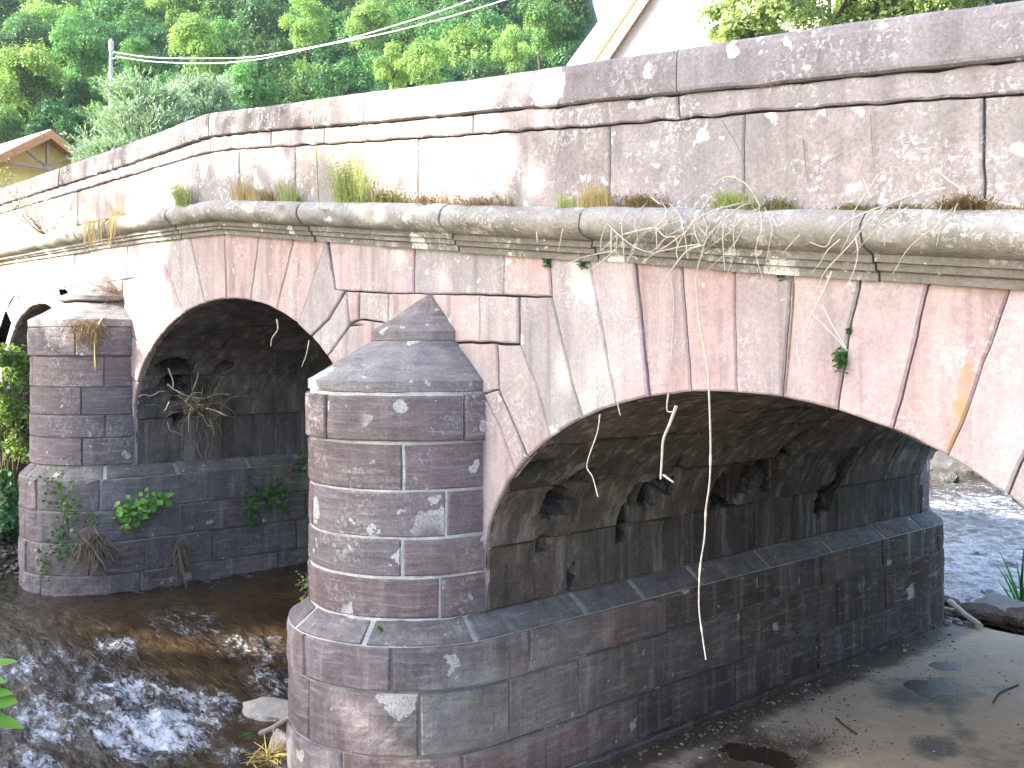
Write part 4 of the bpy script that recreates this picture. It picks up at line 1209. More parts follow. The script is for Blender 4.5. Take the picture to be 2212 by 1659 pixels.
cable([(247, 113), (344, 125), (516, 125), (600, 115), (726, 91), (863, 52), (1018, 0), (1300, -120), (2100, -600)], 30, 14, 'upper of the two pale overhead cables sagging from the pole')
cable([(250, 122), (330, 133), (450, 137), (560, 128), (691, 100), (863, 65), (1090, 0), (1380, -110), (2200, -560)], 30, 14, 'lower of the two pale overhead cables sagging from the pole')

# ================================================================ plants on the stonework
M_dry = leaf_mat("dry_straw", (.48, .38, .20), trans=.2, objvar=0); M_brown = leaf_mat("brown_dead_grass", (.26, .18, .09), trans=.15, objvar=0)
M_green = leaf_mat("fresh_green_grass", (.36, .40, .19), trans=.35, objvar=0); M_fern = leaf_mat("fern_green", (.05, .14, .03), trans=.3, objvar=0)
M_ivyl = leaf_mat("light_broad_leaves", (.15, .33, .08), trans=.35, objvar=0); M_ivy = leaf_mat("broad_green_leaves", (.07, .16, .035), trans=.3, objvar=0); M_moss = leaf_mat("olive_moss", (.20, .19, .08), trans=.1, objvar=0)
M_vine = plain("bleached_dry_stem", (.60, .53, .44), .85, 30, .2, .3, .005); M_twig = plain("grey_brown_twig", (.22, .17, .12), .9, 30, .3, .3, .005)

def blades(mb, roots, n, h, spread, rg, w=.003, colv=.35, droop=.3, up=Vector((0, 0, 1)), out=Vector((0, -1, 0))):
    for i in range(n):
        p = rg.choice(roots) + Vector((rg.gauss(0, .05), rg.gauss(0, .02), 0)); hh = h * rg.uniform(.2, 1.15) * (1 + .6 * nz(p, 9))
        d = (up + out * rg.uniform(-.1, spread) + Vector((rg.uniform(-1, 1) * spread, 0, 0))).normalized()
        sd = Vector((rg.uniform(-1, 1), rg.uniform(-.4, .4), 0)).normalized() * w
        c = rg.uniform(1 - colv, 1 + colv); g = Vector((0, 0, -1))
        q = [p + d * hh * t + (out * .3 + g) * droop * hh * t * t for t in (0, .35, .7, 1)]
        vs = []
        for k, a in enumerate(q):
            ww = (1, .8, .5, .08)[k]; vs += [tuple(a - sd * ww), tuple(a + sd * ww)]
        mb.add(vs, [(0, 1, 3, 2), (2, 3, 5, 4), (4, 5, 7, 6)], (c, c, c * rg.uniform(.7, 1)))
def sprig_leaves(mb, p, d, L, n, size, rg, colv=.3):
    d = d.normalized()
    for i in range(n):
        t = (i + .5) / n; b = p + d * L * t; s = Vector((rg.gauss(0, 1), rg.gauss(0, 1), rg.gauss(0, .6))).normalized()
        nr = (Vector((0, -.5, .7)) + Vector((rg.gauss(0, .5), rg.gauss(0, .5), rg.gauss(0, .5)))).normalized()
        a = (s - nr * s.dot(nr)).normalized(); c = nr.cross(a); z = size * rg.uniform(.6, 1.3)
        k = rg.uniform(1 - colv, 1 + colv)
        m = b + a * z
        mb.add([tuple(b), tuple(m - c * z * .5 + nr * z * .1), tuple(b + a * z * 2), tuple(m + c * z * .5 + nr * z * .1)], [(0, 1, 2, 3)], (k, k, k))

LEDGE = -.14
def ledge_pt(px, py=None, dy=0.0):
    """a point on top of the roll moulding in the line of sight px"""
    for _ in range(1):
        p = on_y(px, 450, LEDGE + dy)
    return Vector((p.x, p.y, interp(ROLT, p.x) - .01))
def ledge_tuft(pxa, pxb, hpx, n, mat, label, kind='grass', spread=.5, seed=1, droop=.3, leaves=0, w=.0032):
    rg = random.Random(seed); roots = [ledge_pt(lerp(pxa, pxb, (rg.random() + rg.random()) / 2 if abs(pxb - pxa) < 130 else rg.random()), dy=rg.uniform(-.02, .10)) for _ in range(max(3, int(abs(pxb - pxa) / 5) + 4))]; n = int(n * 1.5)
    d = (roots[0] - CAM).dot(FW); h = hpx / FPX * d
    mb = MB(); blades(mb, roots, n, h, spread, rg, w, droop=droop)
    for i in range(leaves):
        p = rg.choice(roots); dd = Vector((rg.uniform(-.5, .5), rg.uniform(-.4, .1), 1)); sprig_leaves(mb, p, dd, h * rg.uniform(.5, 1), 9, .014 * d / 9, rg)
    c = sum(roots, Vector()) / len(roots)
    o = mb.build({'grass': 'grass_tuft', 'weed': 'weed_clump', 'moss': 'moss_cushion'}[kind], mat, origin=c)
    return tag(o, label, {'grass': 'grass', 'weed': 'weed', 'moss': 'moss'}[kind], "weeds growing on the cornice ledge")
ledge_tuft(375, 418, 62, 230, M_green, 'bushy bright green clump on the ledge just left of the cornice kink', 'weed', .45, 1, leaves=60)
ledge_tuft(495, 560, 62, 220, M_dry, 'straw-coloured grass tuft on the ledge right above the cornice kink', seed=2, spread=.35)
ledge_tuft(565, 600, 55, 120, M_brown, 'brownish grass tuft between the straw tuft and the green one', seed=3)
ledge_tuft(605, 650, 62, 170, M_green, 'soft green tuft on the ledge left of the tall single stem', seed=4, spread=.3)
ledge_tuft(712, 800, 120, 260, M_green, 'tall airy green weeds on the ledge right of the single stem', 'weed', .3, 5, leaves=110, droop=.12)
ledge_tuft(800, 900, 42, 260, M_moss, 'low olive weeds on the ledge left of the first parapet joint', 'weed', .5, 6, leaves=60)
ledge_tuft(905, 1110, 30, 380, M_brown, 'long strip of brown dead moss and grass along the ledge', 'moss', .6, 7, leaves=70)
ledge_tuft(1212, 1240, 48, 80, M_green, 'thin green tuft left of the pale straw patch', seed=8, spread=.2)
ledge_tuft(1252, 1330, 68, 330, M_dry, 'pale upright straw patch on the ledge below the parapet joint', seed=9, spread=.18, w=.003)
ledge_tuft(1330, 1440, 42, 330, M_brown, 'reddish brown dry tuft at the left of the creeper tangle', 'weed', .6, 10, leaves=60)
ledge_tuft(1545, 1620, 60, 330, M_green, 'olive green mossy grass tuft under the dark parapet joint', seed=11, spread=.55)
ledge_tuft(1640, 1720, 34, 260, M_moss, 'low olive moss tuft right of the mossy grass', 'moss', .7, 12, leaves=40)
ledge_tuft(1800, 2000, 22, 520, M_moss, 'flat olive moss strip behind the long runners', 'moss', .8, 13, leaves=40)
ledge_tuft(2040, 2125, 70, 520, M_brown, 'large wiry brown tuft at the far right parapet joint', 'weed', 1.1, 14, droop=.45)
ledge_tuft(2125, 2215, 22, 160, M_brown, 'low brown tuft at the right edge of the ledge', seed=15)
ledge_tuft(165, 182, 26, 60, M_brown, 'tiny reddish tuft on the sunlit ledge far left', seed=16)
ledge_tuft(235, 275, 40, 120, M_dry, 'straw grass tuft on the sunlit ledge left of the green clump', seed=17)
# tall single stem
rg = random.Random(22); p = ledge_pt(688); d_ = (p - CAM).dot(FW); mb = MB()
q = smooth_line([p, p + Vector((.01, -.03, .5)), p + Vector((-.02, -.05, .82)), p + Vector((0, -.04, 1.0))], 5); tube(mb, q, [.006] * len(q), (1, 1, 1), 4)
for i in range(26): sprig_leaves(mb, p + Vector((0, -.03, .1 + .035 * i)), Vector((rg.uniform(-1, 1), rg.uniform(-.5, .3), .8)), .07, 3, .014, rg)
tag(mb.build("tall_weed", M_green, origin=p), 'tall thin single green stem standing before the parapet', 'weed')
# twiggy shrub far left on the ledge, with roots hanging over
def twig_shrub(c, n, L, rg, mb, lmb=None, r=.006, flat=.5, up=.8, leaf=.02):
    for i in range(n):
        d = Vector((rg.uniform(-1, 1), rg.uniform(-flat, flat * .2), rg.uniform(.1, 1) * up)).normalized(); q = [c.copy()]
        for k in range(4): q.append(q[-1] + d * L * .25 + Vector((rg.gauss(0, .04), rg.gauss(0, .04), rg.gauss(0, .03))) * L * 2)
        tube(mb, q, [r, r * .8, r * .6, r * .45, r * .25], (1, 1, 1), 4, False)
        for k in (2, 3, 4):
            e = q[k] + Vector((rg.uniform(-1, 1), rg.uniform(-.5, .5), rg.uniform(-.2, 1))).normalized() * L * .25; tube(mb, [q[k], e], [r * .45, r * .2], (1, 1, 1), 3, False)
            if lmb is not None: sprig_leaves(lmb, q[k], e - q[k], (e - q[k]).length * 1.2, 5, leaf, rg)
rg = random.Random(31); c = ledge_pt(95); e = empty("twiggy_shrub", c, 'sparse yellow-green twiggy shrub on the ledge at far left', 'shrub')
m1, m2 = MB(), MB(); twig_shrub(c, 14, 1.0, rg, m1, m2, .010, leaf=.03); m1.build("stem", M_twig, e); m2.build("foliage", M_green, e)
def runners(name, lists, mat, label, cat, yb=-.36, rad=.006, rg=random.Random(5), group=None, part="runner"):
    allp = [on_y(a, b, yb) for L in lists for a, b in L[:1]]; c = sum(allp, Vector()) / len(allp)
    e = empty(name, c, label, cat, group)
    for i, L in enumerate(lists):
        y = yb - rg.uniform(-.03, .08); pts = []
        n = len(L)
        for k, (a, b) in enumerate(L):
            p = on_y(a, b, y)
            # runners start on the ledge and arch out over the roll
            zt = interp(ROLT, p.x)
            if p.z > zt: p = on_y(a, b, max(y, -.10 - .0))
            elif p.z > zt - .08: p = on_y(a, b, max(y, -.30))
            pts.append(p)
        dep = (pts[0] - CAM).dot(FW); r0 = rad * rg.uniform(.7, 1.2)
        q = smooth_line(pts, 5); m = len(q); mb = MB()
        tube(mb, q, [r0 * (1 - .6 * k / m) for k in range(m)], (1, 1, 1), 5)
        mb.build(part, mat, e)
    return e
Z3 = lambda L: [(1106.0 + .34376 * a, 345.6 + .34376 * b) for a, b in L]      # measured on an enlargement
runners("dry_creeper", [Z3(l) for l in (
    [(1540, 265), (1440, 290), (1340, 370), (1230, 480), (1190, 600), (1160, 700), (1158, 780)],
    [(1500, 260), (1330, 300), (1180, 360), (1080, 470), (1035, 560), (1040, 620)],
    [(1250, 240), (1180, 330), (1110, 430), (1000, 520), (890, 590), (820, 645)],
    [(1170, 160), (1090, 240), (1020, 305), (930, 400), (800, 480), (740, 600), (705, 690)],
    [(870, 230), (930, 275), (980, 270), (1050, 340), (1070, 420), (1090, 500), (1103, 620)],
    [(600, 400), (670, 470), (760, 540), (850, 575), (900, 560), (970, 490), (1130, 465), (1160, 440)],
    [(590, 410), (560, 500), (558, 570)], [(660, 470), (560, 570)], [(660, 480), (655, 620), (662, 730)],
    [(745, 310), (700, 360), (690, 440), (700, 560), (710, 720), (725, 860)],
    [(650, 560), (560, 640), (435, 725)], [(650, 570), (450, 610), (300, 680)], [(905, 430), (912, 560)], [(905, 430), (960, 480), (1030, 490), (1035, 570)],
    [(1340, 370), (1325, 480), (1330, 600), (1338, 690)], [(1200, 535), (1100, 570), (1010, 680), (960, 760), (935, 850), (935, 1010), (905, 1250)],
    [(1140, 380), (1180, 430), (1222, 475)], [(1140, 390), (1150, 460), (1180, 530)], [(690, 470), (860, 430), (940, 430)], [(625, 430), (622, 650)],
    [(1180, 530), (1060, 545), (900, 580)], [(1000, 760), (1015, 900), (1000, 1260)], [(320, 430), (290, 580)], [(155, 450), (160, 520)],
    [(1270, 160), (1350, 105), (1470, 150), (1560, 290)], [(690, 700), (640, 780)])], M_vine,
    'tangle of pale dry runners hanging over the roll cornice near mid-right', 'creeper', rad=.0058)
runners("dry_creeper", [Z3(l) for l in (
    [(2480, 235), (2350, 290), (2240, 380), (2150, 500), (2060, 600), (1960, 710), (1900, 850), (1800, 960)],
    [(2430, 265), (2300, 300), (2120, 380), (2020, 470), (1970, 545), (1870, 515)],
    [(2060, 500), (1980, 570), (1940, 640), (1890, 700)], [(2160, 490), (2172, 560), (2165, 640), (2130, 740), (2080, 810), (2010, 860)],
    [(2010, 700), (1960, 820), (1890, 960), (1850, 1060), (1790, 1170), (1815, 1300)], [(1895, 970), (2000, 1080), (2110, 1200)], [(1950, 910), (2020, 1050), (2100, 1180)],
    [(1810, 470), (1760, 520), (1715, 570)], [(2300, 100), (2180, 280), (2140, 330)])], M_vine,
    'long pale dry runners hanging over the cornice at right, below the wiry tuft', 'creeper', rad=.0058)
def loose_runners(pxa, pxb, n, seed):
    rr = random.Random(seed); out = []
    for i in range(n):
        a = rr.uniform(pxa, pxb); L = rr.uniform(60, 170); dx = rr.uniform(-150, 20); y0_ = rr.uniform(425, 452)
        q = [(a, y0_), (a + dx * .3 + rr.uniform(-14, 14), y0_ + L * .3), (a + dx * .65 + rr.uniform(-14, 14), y0_ + L * .62), (a + dx + rr.uniform(-10, 10), y0_ + L)]
        out.append(q)
    return out
runners("dry_creeper", loose_runners(1380, 1680, 17, 3), M_vine, 'finer second layer of pale runners behind the main tangle, mid-right', 'creeper', yb=-.33, rad=.0035)
runners("dry_creeper", loose_runners(1840, 2100, 9, 9), M_vine, 'finer pale runners behind the long ones at right', 'creeper', yb=-.33, rad=.0035)
runners("dry_creeper", [[(1240, 225), (1228, 262), (1218, 300), (1222, 330)], [(1195, 258), (1210, 290), (1220, 300)], [(1218, 300), (1205, 340), (1200, 420)], [(1010, 372), (1045, 388), (1070, 420), (1090, 440)], [(1880, 250), (1885, 330), (1890, 370)], [(1820, 330), (1770, 360), (1720, 385)], [(1735, 300), (1740, 360), (1746, 400)], [(1560, 260), (1600, 330), (1620, 400)]], M_twig,
    'thin dead stems clinging to the parapet face above the ledge', 'dead stems', yb=-.03, rad=.003)
Z6 = lambda L: [(1451.6 + .34376 * a, 345.6 + (b * .34376) - 345.6) for a, b in L]
runners("dry_creeper", [Z6(l) for l in ([(1720, 1180), (1560, 1210), (1400, 1260), (1320, 1330), (1250, 1400)], [(1830, 1280), (1740, 1330), (1640, 1375)], [(2212, 1300), (2050, 1270), (1940, 1255)], [(1900, 1240), (1750, 1140), (1650, 1060)],
     [(1250, 1245), (1200, 1120)])], M_vine, 'few stiff bleached stalks lying round the wiry brown tuft at far right', 'dead stalks', yb=-.2, rad=.006)
# single stalks and vines
def stalk(pts, y, r, label, mat=M_vine, name="hanging_vine", cat="vine", joints=False, group=None, dy=None):
    q = [on_y(a, b, y + (dy[i] if dy else 0)) for i, (a, b) in enumerate(pts)]
    e = empty(name, q[0], label, cat, group) if False else None
    s = smooth_line(q, 5); m = len(s); mb = MB(); rr = [r * (1 - .4 * k / m) * (1.6 if joints and k % 9 == 4 else 1) for k in range(m)]
    tube(mb, s, rr, (1, 1, 1), 6); return tag(mb.build(name, mat, origin=q[0]), label, cat, group)
stalk([(1503, 600), (1512, 700), (1528, 790), (1532, 860), (1535, 960), (1533, 1040), (1525, 1100), (1522, 1160), (1512, 1230), (1510, 1310), (1517, 1370), (1525, 1425)], -.12, .0075, 'longest pale hanging vine, dropping from the arch crown almost to the sand', joints=True)
stalk([(1461, 877), (1447, 915), (1433, 950), (1430, 990), (1427, 1035)], -.05, .012, 'thick pale broken stick hanging under the arch left of the longest vine', name="hanging_stick", cat="stick")
stalk([(1433, 1026), (1455, 1042)], -.05, .009, 'short pale twig at the foot of the thick hanging stick', name="hanging_stick", cat="stick")
stalk([(1444, 850), (1441, 872), (1442, 888), (1454, 890)], -.04, .006, 'small hooked twig at the arch edge above the thick stick', name="hanging_stick", cat="stick")
stalk([(1296, 895), (1290, 935), (1268, 1003), (1280, 1030), (1292, 1073)], -.03, .0055, 'thin bent vine hanging at the upper left of the big arch')
stalk([(1332, 858), (1336, 880), (1340, 897)], -.03, .006, 'stub of vine at the foot of a voussoir joint, left of the crown')
stalk([(598, 690), (600, 712), (588, 730), (585, 748)], -.03, .009, 'crooked root hanging at the right shoulder of the smaller arch', M_vine)
stalk([(668, 735), (662, 765), (652, 792)], -.04, .007, 'short thin root hanging at the lower right of the smaller arch')
stalk([(1712, 592), (1714, 640), (1705, 760), (1697, 850)], -.02, .011, 'brown root running down the open voussoir joint right of the crown', M_twig, "root", "root")
# thin hairs on wall
def fernlet(px, py, hpx, label, n=40, mat=M_fern, w=1.0, down=False, y=-.01):
    rg = random.Random(int(px)); p = on_y(px, py, y); d = (p - CAM).dot(FW); h = hpx / FPX * d; mb = MB()
    for i in range(n):
        a = Vector((rg.uniform(-1, 1) * w, rg.uniform(-.9, -.1), rg.uniform(-1 if down else -.5, .3 if down else 1))).normalized()
        sprig_leaves(mb, p, a, h * .6 * rg.uniform(.5, 1), 5, h * .09, rg)
    return tag(mb.build("wall_fern", mat, origin=p), label, "fern", "small ferns rooted in the wall joints")
fernlet(1187, 568, 36, 'small green fern below the cornice, above the block joint')
fernlet(1264, 573, 36, 'dense dark fern under the creeper tangle', mat=M_fern)
fernlet(1693, 598, 32, 'light green rosette at the top of the open joint', mat=M_ivy)
fernlet(1836, 716, 26, 'tiny upper fern on the pink voussoir')
fernlet(1824, 780, 58, 'narrow moss streak low in the joint of the pink voussoir', w=.25, n=60)
fernlet(822, 1358, 24, 'low green tuft at the mortar joint on the ledge of the middle pier', mat=M_ivy, y=-1.05)

# plants, nest and debris on the left pier
def on_pier(px, py, cx, r):
    d = ray(px, py); o = CAM; A = d.x ** 2 + d.y ** 2; Bq = 2 * (d.x * (o.x - cx) + d.y * o.y); Cq = (o.x - cx) ** 2 + o.y ** 2 - r * r
    D = Bq * Bq - 4 * A * Cq
    if D < 0:
        return on_x(px, py, cx + r)
    t = (-Bq - math.sqrt(D)) / (2 * A); p = o + d * t
    if p.y > 0: p = on_x(px, py, cx + r)
    return p
LP = (-15.26, 1.19)
def wall_plant(pts, label, leaf, n, mat=M_ivy, name="climbing_plant", spread=.12, seed=1, stems=3):
    rg = random.Random(seed); Q = [on_pier(a, b, *LP) + (CAM - on_pier(a, b, *LP)).normalized() * .05 for a, b in pts]
    e = empty(name, Q[0], label, "plant"); m1, m2 = MB(), MB()
    for s in range(stems):
        q = smooth_line([p + Vector((rg.gauss(0, .02), rg.gauss(0, .02), rg.gauss(0, .02))) for p in Q], 4); tube(m1, q, .006, (1, 1, 1), 4)
    tc = (CAM - Q[0]).normalized()
    for i in range(n):
        p = rg.choice(q) + Vector((rg.gauss(0, spread), rg.gauss(0, spread * .5), rg.gauss(0, spread * .8))) + tc * rg.uniform(0, .15)
        nr = (tc * .5 + Vector((rg.gauss(0, .4), rg.gauss(0, .4), .7 + rg.gauss(0, .3)))).normalized(); a = Vector((rg.gauss(0, 1), rg.gauss(0, 1), rg.gauss(0, .5)))
        a = (a - nr * a.dot(nr)).normalized(); c = nr.cross(a); z = leaf * rg.uniform(.6, 1.3); k = rg.uniform(.55, 1.5)
        ring_ = [(0, 0), (.25, .42), (.6, .55), (.8, .3), (1.15, .0), (.8, -.3), (.6, -.55), (.25, -.42)]
        vs = [tuple(p + a * (u * z * 1.4) + c * (v * z * 1.2) + nr * (abs(v) * z * .25)) for u, v in ring_]
        m2.add(vs, [(0, 1, 2, 3, 4), (0, 4, 5, 6, 7)], (k, k, k * .9))
    m1.build("stem", M_twig, e); m2.build("foliage", mat, e)
wall_plant([(100, 1040), (135, 1060), (145, 1095), (140, 1130)], 'small-leaved climber trailing down the left pier base', .035, 170, seed=1, spread=.16)
wall_plant([(125, 1155), (140, 1180), (150, 1200)], 'leafy tuft beside the twig bundle on the left pier base', .035, 130, seed=2, spread=.14, mat=M_fern)
wall_plant([(92, 1205), (96, 1222), (98, 1232)], 'smallest yellow-green sprig low on the left pier base', .03, 60, seed=3, spread=.07)
wall_plant([(262, 1112), (290, 1103), (320, 1098), (345, 1090)], 'broad-leaved light green plant reaching out from the left pier', .065, 150, M_ivyl, seed=4, spread=.11)
wall_plant([(545, 1065), (575, 1075), (600, 1070), (620, 1062)], 'fresh green plant on the pier wall inside the smaller arch, right of centre', .045, 190, M_fern, seed=5, spread=.17)
wall_plant([(540, 1085), (540, 1110), (542, 1130)], 'green hanging trail under the plant inside the smaller arch', .04, 70, M_fern, seed=6, spread=.08)
wall_plant([(645, 995), (655, 1010)], 'dark green tuft half hidden behind the middle pier', .04, 50, M_fern, seed=7, spread=.07)
wall_plant([(192, 1110), (196, 1130)], 'faint small fern above the twig bundle', .025, 40, M_fern, seed=8, spread=.07)

def twig_heap(name, px, py, rpx, n, mat, label, seed, L=.5, r=.006, down=0.0, pier=LP, out=.18, cat="debris", aniso=(1, 1, 1), leafy=0):
    rg = random.Random(seed); c = on_pier(px, py, *pier); tc = (CAM - c).normalized(); c = c + tc * out; d = (c - CAM).dot(FW); R_ = rpx / FPX * d
    e = empty(name, c, label, cat); nb = max(1, n // 14); left = n
    mb = MB()
    for i in range(n):
        s = Vector((rg.gauss(0, 1) * aniso[0], rg.gauss(0, 1) * aniso[1], rg.gauss(0, 1) * aniso[2])) * R_ * .35; a = Vector((rg.gauss(0, 1), rg.gauss(0, 1), rg.gauss(0, .6) - down * 2)).normalized(); l = L * rg.uniform(.4, 1.2)
        q = [c + s]; 
        for k in range(4): q.append(q[-1] + a * l * .25 + Vector((rg.gauss(0, 1), rg.gauss(0, 1), rg.gauss(0, 1))) * l * .05)
        rr = r * rg.uniform(.4, 1.3); k = rg.uniform(.6, 1.4)
        tube(mb, q, [rr, rr, rr * .8, rr * .6, rr * .3], (k, k, k), 4, False)
    mb.build("twigs", mat, e); return e, c
# driftwood lodged under the smaller arch: bright forked sticks over a fine nest
on_flank = lambda a, b: on_x(a, b, -14.23)
e, c = twig_heap("driftwood_nest", 430, 872, 42, 130, M_twig, 'driftwood nest of pale forked branches lodged under the smaller arch', 41, .55, .007, out=.25, aniso=(1.2, 1, .6))
def fork(e, pts, r, mat, x=-13.8, name="branch"):
    q = smooth_line([on_x(a, b, x) for a, b in pts], 4); mb = MB(); m = len(q); q = [p + Vector((nz(p, 7, 1), nz(p, 7, 2), nz(p, 7, 3))) * .06 for p in q]; tube(mb, q, [r * .6 * (1 - .6 * k / m) for k in range(m)], (1, 1, 1), 5); return mb.build(name, mat, e)
C4 = lambda L: [(.34376 * a, 553 + .34376 * b) for a, b in L]
for L, r in (([(1055, 720), (1075, 770), (1105, 835), (1150, 870), (1220, 880)], .02), ([(1240, 730), (1225, 800), (1205, 850)], .012), ([(1210, 905), (1290, 890), (1370, 880), (1450, 860)], .026), ([(1210, 910), (1270, 940), (1345, 942)], .022),
             ([(1165, 920), (1190, 955), (1205, 985)], .028), ([(1150, 910), (1190, 870), (1260, 865)], .018), ([(1050, 800), (1110, 840), (1170, 880), (1240, 905)], .022), ([(1060, 930), (1030, 980)], .014), ([(870, 890), (960, 870), (1040, 850)], .008),
             ([(1290, 1060), (1330, 1070)], .013), ([(1040, 1040), (1100, 1100), (1170, 1120)], .008), ([(1350, 1030), (1400, 950), (1470, 880), (1600, 800)], .007)):
    fork(e, C4(L), r, M_vine)
st_ = empty("bare_sapling", on_x(443, 990, -14.05), 'bare upright sapling stems growing from the ledge under the driftwood nest', 'sapling')
for L in ([(1265, 1275), (1250, 1200), (1200, 1130), (1120, 1050)], [(1300, 1280), (1295, 1150), (1270, 1080)], [(1315, 1275), (1340, 1150), (1345, 1060), (1400, 950)], [(1265, 1275), (1240, 1180), (1160, 1130)]):
    fork(st_, C4(L), .014, M_twig, x=-14.0, name="stem")
st_ = empty("bare_sapling", on_x(345, 1100, -13.9), 'thin grey dead stems rising from the water line against the left pier', 'sapling')
for L in ([(1040, 1650), (1000, 1500), (985, 1440), (1020, 1330)], [(985, 1440), (950, 1380), (880, 1340), (800, 1320)], [(1060, 1510), (1100, 1420), (1200, 1350)], [(1000, 1420), (1100, 1370), (1190, 1320)]):
    fork(st_, C4(L), .011, M_twig, x=-13.95, name="stem")
twig_heap("twig_bundle", 195, 1165, 32, 130, M_twig, 'grey flood-borne twig bundle caught on the left pier base beside the leafy tuft', 42, .45, .008, .8, aniso=(1, 1, .9))
e2, _ = twig_heap("twig_bundle", 388, 1175, 22, 90, M_twig, 'narrow brown twig bundle hanging on the pier wall under the smaller arch', 43, .5, .009, 1.6, aniso=(.6, .6, 1.3))
def long_stick(pts, x, r, mat, label):
    q = smooth_line([on_pier(a, b, *LP) + (CAM - on_pier(a, b, *LP)).normalized() * .12 for a, b in pts], 5); mb = MB(); tube(mb, q, [r * (1 - .5 * k / len(q)) for k in range(len(q))], (1, 1, 1), 5)
    tag(mb.build("fallen_branch", mat, origin=q[0]), label, "branch")
long_stick([(200, 1180), (215, 1230), (250, 1262), (300, 1280), (375, 1283)], 0, .016, M_twig, 'long thin branch trailing from the twig bundle to the water')
# dry clumps on the left pier cap
e, c = twig_heap("dead_grass_clump", 182, 700, 42, 260, M_brown, 'brown dead grass hanging over the front of the left pier cap', 44, .35, .004, .7, pier=(-15.26, 1.05), out=.03, cat="grass", aniso=(1.6, 1, .4))
e, c = twig_heap("dead_grass_clump", 238, 640, 34, 260, M_brown, 'brown dead grass piled against the wall on top of the left pier cap', 45, .32, .004, .2, pier=(-15.26, .5), out=.02, cat="grass", aniso=(1, .6, 1))
rg = random.Random(3); mb = MB(); p = on_pier(228, 700, -15.26, 1.05)
for i in range(70):
    a = rg.uniform(-.35, .1); q = smooth_line([p + Vector((0, 0, .15)), p + Vector((a * .3, -.12, -.05)), p + Vector((a * .8 - .1, -.14, -.35)), p + Vector((a * 1.2 - .15, -.12, -.35 - rg.uniform(.1, .5)))], 3)
    tube(mb, q, .0035, (1, 1, .9), 3, False)
tag(mb.build("grass_tuft", M_dry, origin=p), 'straw-coloured grass drooping down the front of the left pier cap', 'grass')
mb = MB(); p0 = None
for i in range(46):
    px = rg.uniform(190, 262); p = on_y(px, 480, -.26); zt = interp(ROLT, p.x)
    q = smooth_line([(p.x, -.1, zt), (p.x + rg.uniform(-.05, .05), -.3, zt - .05), (p.x + rg.uniform(-.1, .1), -.33, zt - .2 - rg.uniform(0, .3))], 4); p0 = p0 or Vector(q[0])
    tube(mb, q, .006, (1, 1, .9), 3, False)
tag(mb.build("grass_tuft", M_dry, origin=p0), 'straw grass hanging over the cornice at left, right of the twiggy shrub', 'grass')
# sprig on the middle pier
rg = random.Random(8); p = on_x(672, 1268, -8.35); p = at_d(672, 1275, 9.1); e = empty("leafy_sprig", p, 'bright green leafy sprig sprouting at the left edge of the middle pier', 'plant')
m1, m2 = MB(), MB(); tips = [at_d(643, 1235, 9.05), at_d(650, 1255, 9.0), at_d(640, 1262, 8.95), at_d(655, 1290, 8.9), at_d(660, 1240, 9.1)]
for t in tips:
    tube(m1, [p, (p + t) / 2 + Vector((0, 0, .02)), t], [.004, .003, .002]); sprig_leaves(m2, p.lerp(t, .3), t - p, (t - p).length * .8, 6, .022, rg, .2)
m1.build("stem", M_twig, e); m2.build("foliage", leaf_mat("pale_green_leaves", (.22, .32, .10), objvar=0), e)

# bushes on the left bank
G_bank = leaf_mat("bank_bush_leaves", (.20, .30, .09), trans=.35, objvar=0); G_bank2 = leaf_mat("dark_bank_leaves", (.08, .19, .08), objvar=0)
def bush(px, py, d, R_, h, n, leaf, mat, label, seed, lobes=16):
    p = at_d(px, py, d); me = crown_mesh("foliage", mat, seed, h, R_, lobes, n, leaf, (1, 1, 1), .45)
    gzv = min(p.z - h * .6, max(.3, gz(p.x, p.y))); e = empty("bush", (p.x, p.y, gzv), label, "bush")
    o = bpy.data.objects.new("foliage", me); COL.objects.link(o); o.parent = e; o.location = (0, 0, p.z - gzv)
    mb = MB(); rg = random.Random(seed)
    for i in range(8):
        a = rg.uniform(0, 6.28); q = [(p.x + rg.gauss(0, .06), p.y + rg.gauss(0, .06), gzv - .3)]
        for t in (.35, .7, 1): q.append((p.x + math.cos(a) * R_ * .7 * t, p.y + math.sin(a) * R_ * .7 * t, gzv + (p.z + h * .5 - gzv) * t))
        tube(mb, q, [.025, .018, .012, .004], (1, 1, 1), 5, False)
    mb.build("stem", M_bark, e)
bush(16, 840, 17.5, .55, .72, 5200, .04, G_bank, 'sunlit yellow-green bush at the left edge beside the far arch', 61)
bush(22, 960, 17.2, .45, .8, 2000, .04, G_bank, 'thin straggly bush with bare stems below the sunlit one at the left edge', 62)
bush(8, 1120, 16.2, .55, .75, 4200, .045, G_bank2, 'dense dark green bush at the left edge touching the left pier base', 63)
bush(-60, 1000, 18.5, .9, 1.6, 3600, .06, G_bank2, 'shaded bush at the very left edge behind the sunlit one', 64)
bush(60, 900, 19.6, .6, 1.0, 2400, .05, G_bank2, 'dark bush growing in the mouth of the far arch', 65)
